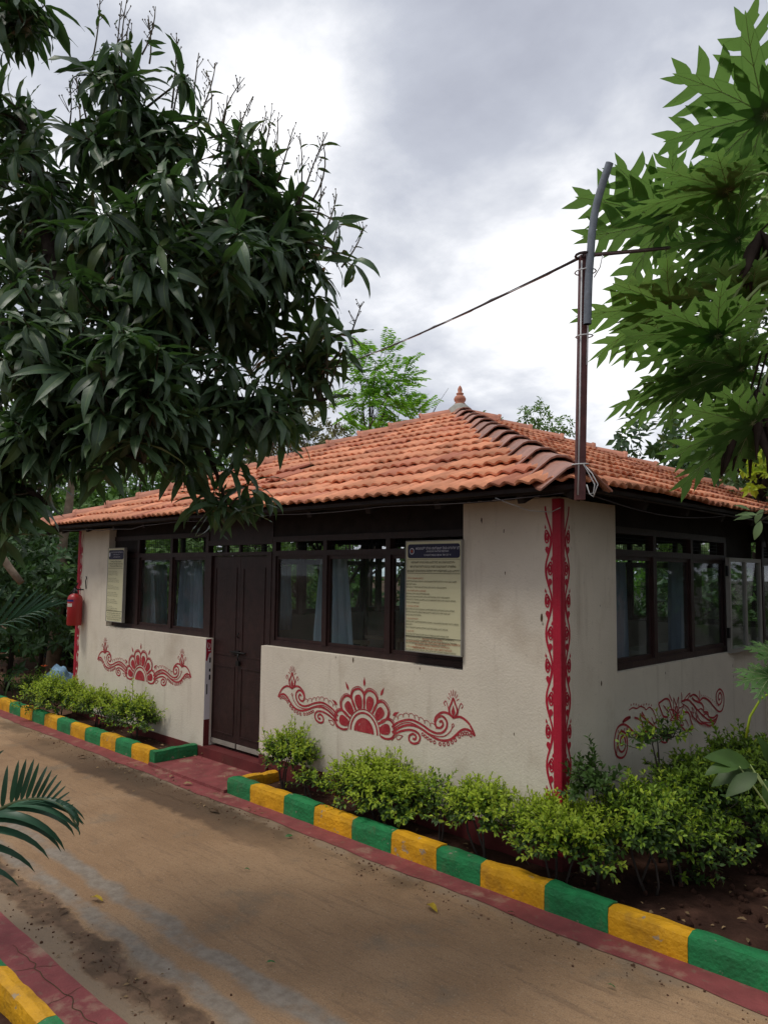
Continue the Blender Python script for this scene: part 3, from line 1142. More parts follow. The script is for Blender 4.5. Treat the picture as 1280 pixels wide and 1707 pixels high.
rf = MB()
for nm, T in SLOPE.items():
    HALF, LSL = DIM[nm]
    for i in range(-5, 6):
        s = i * .68
        L1 = LSL * (1 - abs(s) / HALF) - .05
        if L1 > .3:
            rf.box((s - .025, .03, -.105), (s + .025, L1, -.028), 0, T)
    for t in (.02, .55, 1.1, 1.65, 2.2, 2.75, 3.3):
        hl = HALF * (1 - t / LSL) - .06
        if hl > .1:
            rf.box((-hl, t, -.05), (hl, t + .035, -.027), 0, T)
rf.build('rafter', M['wood_black'], roof)['kind'] = 'stuff'
for a in range(4):
    hr = MB()
    hr.tube([c4[a].lerp(apex, .01) + Vector((0, 0, -.075)), apex + Vector((0, 0, -.09))], .045, 4)
    hr.build('hip_rafter', M['wood_black'], roof)

TW, TE = .221, .318
PROF = [(0, .004), (.07, .020), (.17, .029), (.29, .022), (.40, .006), (.48, .001), (.56, .017), (.67, .027), (.79, .021), (.90, .006), (.97, .001), (1.03, .012)]


def tile_mesh(seed):
    r_ = random.Random(seed)
    V, F = [], []
    Lt = .318 + .07
    n = len(PROF)
    for layer in (0, -.015):
        for j, (t, lift) in enumerate(((0, .036), (Lt * .5, .020), (Lt, .004))):
            for (q, h) in PROF:
                V.append((q * TW, t + (r_.uniform(-.003, .003) if j == 0 else 0), h * .85 + lift + layer))
    k = 3 * n
    for j in range(2):
        for i in range(n - 1):
            a = j * n + i
            F.append((a, a + 1, a + n + 1, a + n))
            F.append((k + a, k + a + n, k + a + n + 1, k + a + 1))
    for i in range(n - 1):
        F.append((i, k + i, k + i + 1, i + 1))
    for j in range(2):
        F.append((j * n, (j + 1) * n, k + (j + 1) * n, k + j * n))
        F.append((j * n + n - 1, k + j * n + n - 1, k + (j + 1) * n + n - 1, (j + 1) * n + n - 1))
    me = bpy.data.meshes.new('roof_tile')
    me.from_pydata(V, [], F)
    me.materials.append(M['tile'])
    me.polygons.foreach_set('use_smooth', [len(set(f)) == 4 and i < 4 * (n - 1) for i, f in enumerate(F)])
    me.update()
    return me


TILES = [tile_mesh(i) for i in range(4)]
DISP = {('front', 3, -1): 1, ('front', 4, -2): 1, ('front', 3, -6): 1, ('front', 5, -5): 1, ('front', 4, -4): 1, ('front', 2, 0): 1}


def clip_tile(me, Mx, nm):
    """cut a tile on the line of the hip; Mx is the tile's matrix inside its slope"""
    bm = bmesh.new()
    bm.from_mesh(me)
    bm.transform(Mx)
    for sg in (1, -1):
        HALF, LSL = DIM[nm]
        nrm = Vector((sg * LSL, HALF, 0)).normalized()
        g_ = bm.verts[:] + bm.edges[:] + bm.faces[:]
        bmesh.ops.bisect_plane(bm, geom=g_, plane_co=Vector((sg * HALF, 0, 0)), plane_no=nrm, clear_outer=True)
    bm.transform(Mx.inverted())
    m2 = bpy.data.meshes.new('roof_tile')
    m2.materials.append(M['tile'])
    bm.to_mesh(m2)
    bm.free()
    return m2 if len(m2.polygons) else None


tiles = []
for nm, T in SLOPE.items():
    rr = random.Random(nm)
    HALF, LSL = DIM[nm]
    TE = LSL / 13
    for r_ in range(13):
        t0 = r_ * TE - .03
        hl = HALF * (1 - max(0, t0) / LSL)
        for k in range(-18, 18):
            s0 = k * TW + (.0 if r_ % 2 else TW * .5)
            hl2 = HALF * (1 - (t0 + TE) / LSL)
            if s0 > hl - .02 or s0 + TW < -hl + .02:
                continue
            tm = TILES[rr.randrange(4)]
            sag = .012 * noise.noise((s0 * .9, t0 * 1.1, 5)) + .007 * noise.noise((s0 * 3, r_ * 3.1, 9))
            A = Matrix.Translation((s0, t0 + rr.uniform(-.008, .008), .004 + sag + rr.uniform(0, .004))) @ Matrix.Rotation(rr.gauss(0, .012), 4, 'Z') @ Matrix.Rotation(rr.gauss(0, .01), 4, 'X')
            if (nm, r_, k) in DISP:
                A = A @ Matrix.Translation((rr.uniform(-.03, .03), rr.uniform(-.10, .02), .035)) @ Matrix.Rotation(rr.uniform(-.25, .25), 4, 'Z') @ Matrix.Rotation(rr.uniform(-.12, .05), 4, 'X') @ Matrix.Rotation(rr.uniform(-.12, .12), 4, 'Y')
            if s0 + TW > hl2 - .03 or s0 < -hl2 + .03:
                tm = clip_tile(tm, A, nm)
                if tm is None:
                    continue
            wm = T @ A
            dist = (wm.translation - CAM).length + (0 if nm == 'front' else 1.2 if nm == 'right' else 50)
            tiles.append((dist, tm, wm))
tiles.sort(key=lambda q: q[0])
for d, tm, wm in tiles[:298]:
    obj('roof_tile', tm, roof, wm)
rest = MB()
for d, tm, wm in tiles[298:]:
    rest.add([wm @ v.co for v in tm.vertices], [tuple(p.vertices) for p in tm.polygons], 0, True)
rest.build('distant_tile', M['tile'], roof)['kind'] = 'stuff'


# ridge tiles down the four hips
def hip_cap(w, ln, prof, lipw, lift):
    m_ = MB()
    n = len(prof)
    rows = [(0, lipw, .0), (.03, lipw, .0), (.045, 0, -.001), (ln, 0, -lift)]
    V = []
    for layer in (0, -.013):
        for y, lp, dz in rows:
            for (x, z) in prof:
                V.append((x * (1 + lp * 2.5), y, z + lp + dz + layer + (lift if y < .2 else 0)))
    k = 4 * n
    F = []
    for j in range(3):
        for i in range(n - 1):
            a = j * n + i
            F.append((a, a + 1, a + n + 1, a + n))
            F.append((k + a, k + a + n, k + a + n + 1, k + a + 1))
    for i in range(n - 1):
        F.append((i, k + i, k + i + 1, i + 1))
    for j in range(3):
        F.append((j * n, (j + 1) * n, k + (j + 1) * n, k + j * n))
        F.append((j * n + n - 1, k + j * n + n - 1, k + (j + 1) * n + n - 1, (j + 1) * n + n - 1))
    m_.add(V, F, 0, False)
    return m_


ANG = [(-.205, -.098), (-.065, .030), (-.028, .046), (.028, .046), (.065, .030), (.205, -.098)]
RND = [(-.125, -.045), (-.10, .005), (-.055, .040), (0, .052), (.055, .040), (.10, .005), (.125, -.045)]
for a, kind_ in ((0, 'b'), (1, 'r'), (2, 'r'), (3, 'r')):
    p0, p1 = c4[a], apex
    y_ = (p1 - p0)
    Lh = y_.length
    y_.normalize()
    x_ = y_.cross(Vector((0, 0, 1))).normalized()
    z_ = x_.cross(y_)
    n = 13
    stp = (Lh - .12) / n
    cap = hip_cap(.18, stp + .05, ANG, .009, .014).mesh('ridge_tile', M['ridge_brown']) if kind_ == 'b' else hip_cap(.12, stp + .07, RND, .014, .022).mesh('ridge_tile', M['ridge'])
    for i in range(n):
        q = p0 + y_ * (.02 + i * stp) + z_ * .040
        B = Matrix(((x_.x, y_.x, z_.x, q.x), (x_.y, y_.y, z_.y, q.y), (x_.z, y_.z, z_.z, q.z), (0, 0, 0, 1)))
        B = B @ Matrix.Rotation(random.gauss(0, .02), 4, 'Z') @ Matrix.Rotation(random.gauss(0, .015), 4, 'Y') @ Matrix.Translation((random.gauss(0, .004), 0, random.gauss(0, .004)))
        obj('ridge_tile', cap, roof, B)
mo = MB()
mo.lathe([(.17, -.02), (.15, .05), (.09, .10), (.06, .125), (0, .13)], 14, 0, apex)
mo.build('mortar_cap', M['mortar'], roof)
fi = MB()
fi.lathe([(.06, .11), (.07, .125), (.07, .14), (.055, .15), (.075, .175), (.08, .20), (.06, .235), (.035, .25), (.05, .262), (.05, .272), (.026, .285), (.032, .32), (.020, .355), (.0, .38)], 14, 0, apex + Vector((0, 0, -.015)))
fi.build('finial', M['ridge'], roof)

# thin conduit and loose wires along the eave
cb = thing('eave_cable', (CX, YF - .3, 2.33), 'thin dark cables strung along under the tile edge of the roof', 'cable')
m_ = MB()
m_.tube([(XR + OV - .05 - i * .5, YF - OV + .02, 2.352 + .006 * math.sin(i * 1.7)) for i in range(15)], .009, 5)
m_.build('conduit', M['wire'], cb)
m_ = MB()
pts = []
for i in range(29):
    x = XR + OV - .1 - i * .25
    pts.append((x, YF - OV + .005, 2.325 - .018 * abs(math.sin(i * .55)) - (.03 if 20 < i < 25 else 0)))
m_.tube(pts, .004, 4)
m_.build('loose_wire', M['wire'], cb)
m_ = MB()
m_.tube([(XR + OV - .02, YF - OV + .1 + i * .5, 2.350 - .004 * i) for i in range(13)], .008, 5)
m_.tube([(XR + OV - .02, YF - OV + .1 + i * .25, 2.33 - .07 * math.sin(min(1, i / 9) * math.pi)) for i in range(12)], .004, 4)
m_.build('side_wire', M['wire'], cb)
m_ = MB()
m_.tube([(-2.86, 3.93, 2.33), (-2.78, 3.99, 2.29), (-2.70, 4.08, 2.25), (-2.62, 4.2, 2.245), (-2.55, 4.2, 2.27)], .004, 4)
m_.build('wire_end', M['wire_white'], cb)


# ---------------------------------------------------------------- red painted ornament
def front3(y=YF):
    return lambda u, v, h: Vector((u, y - h, v))


def right3(x=XR):
    return lambda u, v, h: Vector((x + h, u, v))


def z4(x, y):                       # points traced on an enlargement of the front motif, in metres on the wall
    p = at(450 + x / 3.5556, 1100 + y / 3.5556, 1, YF)
    return (p.x, p.z)


def bird_motif(name, xc, zc, su, sv):
    pt = Paint(front3())
    fc = (-4.335, .597)

    def half(sg):
        def c(L_):
            o_ = []
            for q in L_:
                a = z4(*q)
                o_.append((xc + sg * (a[0] - fc[0]) * su, zc + (a[1] - fc[1]) * sv))
            return o_
        w = .017 * sv
        pt.stroke(c([(722, 400), (760, 372), (810, 357), (850, 360), (900, 385), (950, 420), (990, 436), (1025, 430), (1047, 402), (1048, 365), (1025, 337), (998, 340), (980, 368), (987, 398), (1010, 404), (1026, 386), (1018, 364), (1004, 370)]), w)
        pt.stroke(c([(975, 372), (985, 338), (1020, 313), (1055, 318), (1087, 343)]), w)
        pt.stroke(c([(1087, 343), (1130, 340), (1172, 370), (1200, 415), (1215, 452)]), w)
        pt.stroke(c([(1215, 452), (1190, 425), (1160, 412), (1130, 422), (1100, 450), (1070, 473), (1030, 480), (985, 468), (940, 440), (890, 405), (840, 388), (795, 392), (755, 410), (724, 432)]), w * 1.05)
        pt.stroke(c([(728, 412), (780, 380), (830, 373), (880, 394), (930, 430), (980, 452), (1030, 454), (1065, 430), (1082, 400)]), w * .45)
        pt.stroke(c([(1082, 402), (1078, 388), (1087, 380), (1091, 392), (1082, 402)]), w * .35, 4)
        pt.stroke(c([(742, 440), (780, 423), (830, 416), (872, 430), (890, 460), (880, 490), (850, 497), (827, 480), (827, 452), (848, 440), (866, 454), (860, 472), (846, 466)]), w)
        pt.stroke(c([(788, 452), (758, 447), (749, 465), (765, 474), (788, 452)]), w * .35)
        path_ = smooth_line(c([(905, 442), (930, 462), (960, 482), (1000, 498), (1040, 502), (1080, 490), (1110, 465), (1140, 442), (1165, 437), (1190, 448)]), 5)
        for i in range(15):
            pt.ring(path_[int(i * (len(path_) - 1) / 14)], .0105 * sv, .007 * sv)
        path_ = smooth_line(c([(733, 368), (775, 346), (815, 339), (858, 349), (900, 370), (942, 392), (985, 412)]), 5)
        for i in range(8):
            a, b = path_[int(i * (len(path_) - 1) / 8)], path_[int((i + 1) * (len(path_) - 1) / 8)]
            m2 = (a + b) / 2 + Vector((0, .032 * sv))
            pt.stroke([a, a + Vector((0, .02 * sv)), m2, b + Vector((0, .014 * sv)), b], .0045 * sv, 3)
        t, b = c([(1087, 228)])[0], c([(1087, 346)])[0]
        pt.drop(b, t, .036 * sv, False, .014 * sv)
        pt.drop((b[0], b[1] + .012 * sv), (t[0], t[1] - .05 * sv), .016 * sv)
        for i in range(-3, 4):
            a = R(90 - i * 24)
            r0 = .03
            pt.stroke([(t[0] + math.cos(a) * .03 * sv, t[1] - .025 * sv + math.sin(a) * .04 * sv), (t[0] + math.cos(a) * .055 * sv, t[1] - .025 * sv + math.sin(a) * .085 * sv)], .005 * sv, 0)
        for q in (-1, 1):
            pt.stroke([(b[0] + q * .040 * sv, b[1] + .03 * sv), (t[0] + q * .048 * sv, t[1] - .07 * sv), (t[0] + q * .068 * sv, t[1] - .028 * sv), (t[0] + q * .085 * sv, t[1] - .045 * sv), (t[0] + q * .072 * sv, t[1] - .062 * sv)], .0065 * sv)
    half(1)
    half(-1)

    def pol(r_, a):
        return (xc + r_ * math.cos(a) * su, zc + r_ * math.sin(a) * sv)
    pt.fill([pol(.112, R(k * 9)) for k in range(21)], 0)
    pt.stroke([pol(.150, R(k * 9)) for k in range(21)], .016 * sv, 2)
    pt.stroke([pol(.178, R(k * 9)) for k in range(21)], .009 * sv, 2)
    for i in range(6):
        a = R(14 + i * 30.4)

        def lp(r_, w_):
            return (xc + (r_ * math.cos(a) - w_ * math.sin(a)) * su, zc + (r_ * math.sin(a) + w_ * math.cos(a)) * sv)
        pt.fill([lp(.185, .022), lp(.22, .036), lp(.262, .040), lp(.290, .022), lp(.290, -.022), lp(.262, -.040), lp(.22, -.036), lp(.185, -.022)], 4)
        pt.stroke([lp(.18, .045), lp(.23, .068), lp(.29, .070), lp(.328, .042), lp(.338, 0), lp(.328, -.042), lp(.29, -.070), lp(.23, -.068), lp(.18, -.045)], .017 * sv, 5)
        pt.stroke([lp(.29, .086), lp(.340, .054), lp(.356, 0), lp(.340, -.054), lp(.29, -.086)], .006 * sv, 5)
        if i < 5:
            b = R(14 + (i + .5) * 30.4)
            pt.drop((xc + .355 * math.cos(b) * su, zc + .355 * math.sin(b) * sv), (xc + .43 * math.cos(b) * su, zc + .43 * math.sin(b) * sv), .012)
    return pt.mb.build(name, M['mural'], walls['front'])


bird_motif('mural', -4.335, .597, 1.0, 1.0)
bird_motif('mural', -7.905, .622, .965, .96)


def side_motif():
    pt = Paint(right3())

    def c(L_):
        o_ = []
        for x, y in L_:
            p = at(1010 + x / 6.095, 1130 + y / 6.095, 0, XR)
            o_.append((p.y, p.z))
        return o_
    W_, w_ = .016, .010
    pt.stroke(c([(465, 575), (435, 590), (380, 605), (320, 590), (270, 545), (215, 490), (165, 475), (115, 510), (88, 600), (84, 700), (105, 790), (150, 815), (190, 790), (212, 720), (214, 640), (196, 570), (160, 545), (126, 580), (118, 660), (130, 730), (160, 755), (190, 720), (196, 650), (180, 600), (155, 602), (143, 650), (155, 688), (174, 668), (170, 642)]), W_)
    pt.stroke(c([(465, 575), (470, 545), (420, 555), (385, 535), (370, 490), (366, 450), (330, 420), (285, 405)]), W_)
    pt.stroke(c([(340, 370), (400, 420), (480, 490), (560, 545), (620, 580)]), W_)
    pt.stroke(c([(360, 350), (390, 400)]), W_, 0)
    pt.stroke(c([(460, 580), (490, 622), (540, 626), (562, 600), (620, 580)]), w_)
    pt.stroke(c([(562, 600), (555, 640), (600, 660), (635, 620), (620, 580)]), W_)
    pt.stroke(c([(500, 570), (525, 540), (550, 542)]), W_)
    pt.stroke(c([(165, 450), (200, 412), (245, 402), (165, 455)]), W_)
    pt.stroke(c([(230, 330), (270, 305), (310, 312), (345, 292), (385, 305), (405, 325), (440, 300), (478, 340), (500, 400), (520, 450)]), w_)
    pt.stroke(c([(460, 400), (490, 470), (520, 430), (570, 460)]), w_)
    for i in range(11):
        pt.ring(c([(105 + i * 1.5, 770 - i * 22)])[0] if i < 8 else c([(120 + (i - 8) * 32, 545 - (i - 8) * 10)])[0], .006, .005)
    for x, y in ((210, 520), (240, 550), (270, 575), (300, 600), (340, 625), (370, 632), (400, 630)):
        pt.ring(c([(x, y)])[0], .008, .006)
    for x in range(250, 480, 26):
        pt.ring(c([(x, 275 - 8 * math.sin(x * .05))])[0], .005, .005)
    C0 = c([(712, 400)])[0]
    pt.fill([(C0[0] + .03 * math.cos(k), C0[1] + .045 * math.sin(k)) for k in range(6)], 3)
    pt.fill(c([(700, 380), (725, 380), (722, 470), (708, 470)]), 3)
    for tip, hw in (((685, 205), .03), ((735, 195), .028), ((640, 325), .03), ((785, 285), .03), ((785, 480), .035), ((650, 430), .02)):
        t = c([tip])[0]
        pt.drop(C0, t, hw, False, w_)
        pt.stroke([C0, (C0[0] * .45 + t[0] * .55, C0[1] * .45 + t[1] * .55)], .008, 0)
    pt.stroke(c([(530, 262), (600, 215), (640, 232), (660, 300), (690, 372)]), W_)
    pt.stroke(c([(530, 262), (555, 330), (580, 390), (620, 400)]), W_)
    pt.stroke(c([(580, 280), (605, 315), (635, 350)]), w_)
    pt.stroke(c([(640, 170), (655, 210), (668, 240)]), w_)
    pt.stroke(c([(760, 150), (768, 200), (762, 260)]), w_)
    pt.stroke(c([(790, 350), (835, 358), (860, 440), (880, 508), (820, 545), (745, 480)]), W_)
    pt.stroke(c([(800, 420), (820, 450), (835, 490)]), w_)
    pt.stroke(c([(765, 240), (830, 225), (880, 270), (930, 330), (1000, 400), (1060, 438), (1110, 422), (1135, 380)]), W_)
    pt.stroke(c([(780, 240), (815, 190), (850, 155), (835, 205), (790, 240)]), w_)
    pt.stroke(c([(850, 190), (890, 172), (925, 195), (945, 240), (905, 235), (870, 205)]), W_)
    pt.stroke(c([(945, 240), (985, 205), (1040, 230), (1090, 290), (1140, 342), (1175, 330), (1195, 260), (1190, 165), (1155, 116), (1122, 150), (1118, 220), (1140, 275), (1168, 250), (1174, 190), (1155, 152), (1138, 185), (1143, 225), (1158, 212)]), W_)
    pt.stroke(c([(945, 130), (950, 190), (940, 240)]), w_)
    pt.stroke(c([(920, 245), (965, 260), (988, 300), (990, 345), (1030, 352), (1042, 398), (1090, 405), (1130, 372)]), W_)
    pt.stroke(c([(930, 330), (960, 315), (985, 330)]), w_)
    pt.stroke(c([(985, 385), (1010, 365), (1038, 380)]), w_)
    pt.stroke(c([(770, 262), (830, 305), (872, 380), (910, 420), (920, 360), (900, 300), (840, 232)]), w_)
    pt.stroke(c([(910, 420), (950, 462), (1000, 466), (1050, 488), (1100, 462), (1130, 395)]), W_)
    pt.stroke(c([(920, 370), (960, 440), (1020, 455), (1085, 450), (1130, 392)]), w_)
    for tip in ((870, 300), (905, 350), (860, 340)):
        pt.drop(c([(tip[0] + 20, tip[1] + 60)])[0], c([tip])[0], .012, False, .007)
    for i in range(16):
        x = 890 + i * 15
        pt.ring(c([(x, 420 + 80 * math.sin(min(1, i / 11) * 1.6) - (max(0, i - 11) * 16))])[0], .006, .005)
    for i in range(10):
        pt.ring(c([(965 + i * 19, 180 + i * i * 1.3)])[0], .004, .004)
        pt.ring(c([(795 + i * 9, 300 + i * 13)])[0], .004, .004)
    pt.mb.build('mural', M['mural'], walls['right'])


side_motif()


def corner_stripe(x, sx):
    """rounded red pilaster on a corner with a scrolling vine on either side"""
    c_ = MB()
    pr = [(-.050, .0), (-.050, -.006), (-.016, -.010), (.006, -.010), (.010, -.006), (.010, .016), (.006, .052), (.0, .052)]
    z0, z1 = .115, 2.332
    vs_ = [(x + sx * a, YF + b, z) for z in (z0, z1) for a, b in pr]
    n = len(pr)
    c_.add(vs_, [(i, (i + 1) % n, n + (i + 1) % n, n + i) for i in range(n)] + [tuple(range(n))[::-1], tuple(range(n, 2 * n))], 0)
    s_ = c_.build('corner_stripe', M['pilaster'], pav)
    for face in ('a', 'b'):
        if face == 'a':
            pt = Paint(lambda u, v, h: Vector((x - sx * (.054 + u), YF - h, v)))
        else:
            pt = Paint(lambda u, v, h: Vector((x + sx * h, YF + .056 + u * 1.15, v)))
        w, hp = .052, .2055
        nb = 11
        vine = []
        for i in range(nb * 6 + 1):
            z = .13 + hp * i / 6
            if z > 2.3:
                break
            vine.append((w * (.5 + .44 * math.sin(math.pi * (z - .13) / hp)), z))
        pt.stroke(vine, .013, 2)
        for i in range(nb):
            za = .13 + hp * i
            if za + hp > 2.33:
                break
            out_ = 1 if i % 2 == 0 else -1
            cu = w * (.5 - .20 * out_)
            cz = za + hp * .52
            sp_ = []
            for k in range(15):
                a = R(100 + k * 48) if out_ > 0 else R(80 - k * 48)
                q = 1 - k / 17
                sp_.append((cu + .0175 * q * math.cos(a), cz + .046 * q * math.sin(a)))
            pt.stroke([(w * .5, za + .005), (w * (.5 + .30 * out_), za + hp * .45)] + sp_, .0098, 4)
            pt.fill([(cu + .0145 * math.cos(k), cz - .080 + .021 * math.sin(k)) for k in range(6)], 3)
            pt.stroke([(cu, cz - .085), (w * .5, za - .005 + .0)], .016, 0)
            pt.drop((cu - .010 * out_, cz + .052), (cu - .016 * out_, cz + .083), .006)
        pt.mb.build('scroll', M['pilaster'], s_)


corner_stripe(XR, 1)
corner_stripe(XL, -1)
pt = Paint(lambda u, v, h: Vector((-6.6035 + h, 4.235 + u, v)))
pt.fill([(0, 1.16), (.058, 1.165), (.058, 1.03), (.035, 1.02), (.014, .95), (0, .95)], 0)
pt.mb.build('painted_patch', M['pilaster'], door)
pt = Paint(lambda u, v, h: Vector((-6.6020 + h, 4.235 + u, v)))
pt.stroke([(.02, 1.13), (.016, 1.09), (.03, 1.07), (.045, 1.09), (.04, 1.12)], .008)
pt.stroke([(.02, 1.05), (.05, 1.05)], .010, 0)
pt.mb.build('white_swirl', M['white_plaster'], door)
# rust marks and chips on the plaster
pt = Paint(front3())
for px, py, s in ((803, 1068 - 200, 6), (840, 885, 4), (842, 955, 4), (903, 1032, 9), (905, 1040, 3), (857, 1224, 3), (589, 1101, 6), (560, 1096, 3), (700, 1115, 3)):
    p = at(px, py, 1, YF)
    k = s * .0035
    pt.fill([(p.x + k * .35 * math.cos(a) * random.uniform(.5, 1.2), p.z + k * math.sin(a) * random.uniform(.5, 1.2)) for a in (0, 1, 2, 3, 4, 5)], 2)
pt.mb.build('wall_chip', M['brown_leaf'], walls['front'])
pt = Paint(front3())
for i in range(26):                 # moss where damp climbs the wall behind the shrubs
    x, z = -3.86 + random.gauss(0, .16), .37 - abs(random.gauss(0, .05)) + random.gauss(0, .03)
    k = random.uniform(.006, .018)
    pt.fill([(x + k * math.cos(a) * random.uniform(.4, 1.2), z + 1.3 * k * math.sin(a) * random.uniform(.4, 1.2)) for a in (0, 1, 2, 3, 4, 5)], 2)
pt.mb.build('moss_patch', M['brown_leaf'], walls['front'])
pt = Paint(right3())
for px, py, s in ((1002, 1140, 7), (1109, 1122, 5), (1000, 1010, 3), (1221, 1110, 5), (1222, 1128, 4)):
    p = at(px, py, 0, XR)
    k = s * .003
    pt.fill([(p.y + k * .4 * math.cos(a) * random.uniform(.5, 1.2), p.z + k * math.sin(a) * random.uniform(.5, 1.2)) for a in (0, 1, 2, 3, 4, 5)], 2)
pt.mb.build('wall_chip', M['brown_leaf'], walls['right'])


# ================================================================ THINGS ON AND IN THE PAVILION
def text_mesh(s, size=1.0):
    cu = bpy.data.curves.new('text', 'FONT')
    cu.body = s
    cu.size = size
    cu.resolution_u = 1
    o_ = bpy.data.objects.new('text', cu)
    COL.objects.link(o_)
    me = bpy.data.meshes.new_from_object(o_.evaluated_get(bpy.context.evaluated_depsgraph_get()))
    bpy.data.objects.remove(o_)
    V = np.array([tuple(v.co) for v in me.vertices]) if len(me.vertices) else np.zeros((0, 3))
    F = [tuple(p.vertices) for p in me.polygons]
    bpy.data.meshes.remove(me)
    return V, F


class Sheet:
    """print on a sign: u to the right, v down from the top left corner, in metres"""

    def __init__(s, o_, right, normal):
        s.o, s.r, s.n = Vector(o_), Vector(right), Vector(normal)
        s.mbs = {}

    def pt(s, u, v, lift):
        return s.o + s.r * u + Vector((0, 0, -v)) + s.n * lift

    def mb(s, k):
        return s.mbs.setdefault(k, MB())

    def text(s, t, u, v, width, h, k, align='l'):
        V, F = text_mesh(t)
        if not len(V):
            return
        x0, x1 = V[:, 0].min(), V[:, 0].max()
        sx = width / (x1 - x0)
        if align == 'c':
            u = u - width / 2
        s.mb(k).add([s.pt(u + (q[0] - x0) * sx, v - q[1] * h, .0042) for q in V], F)

    def rect(s, u0, v0, u1, v1, k, lift=.002, r=0.):
        if r:
            P_ = []
            for cx_, cy_, a0 in ((u1 - r, v1 - r, 0), (u0 + r, v1 - r, 90), (u0 + r, v0 + r, 180), (u1 - r, v0 + r, 270)):
                P_ += [(cx_ + r * math.cos(R(a0 + a)), cy_ + r * math.sin(R(a0 + a))) for a in (0, 30, 60, 90)]
        else:
            P_ = [(u0, v1), (u1, v1), (u1, v0), (u0, v0)]
        s.mb(k).add([s.pt(*q, lift) for q in P_], [tuple(range(len(P_)))])


def sign(name, loc, w, h, label, lines, title, thick=.02):
    t = thing(name, loc, label, 'sign board')
    p_ = MB()
    x, y, z = loc
    p_.box((x, y, z - h), (x + w, y + thick, z))
    p_.build('panel', M['board'], t)
    e_ = MB()
    for q in ((x - .004, z - h - .004, x + w + .004, z - h + .004), (x - .004, z - .004, x + w + .004, z + .004), (x - .004, z - h + .0045, x + .004, z - .0045), (x + w - .004, z - h + .0045, x + w + .004, z - .0045)):
        e_.box((q[0], y - .0035, q[1]), (q[2], y + thick + .003, q[3]))
    e_.build('trim', M['alu'], t)
    s = Sheet((x, y, z), (1, 0, 0), (0, -1, 0))
    s.rect(.018, .022, w - .012, .125 * h / .81, 'navy', .002, .02)
    for row in title:
        s.text(*row)
    for row in lines:
        s.text(*row)
    return t, s


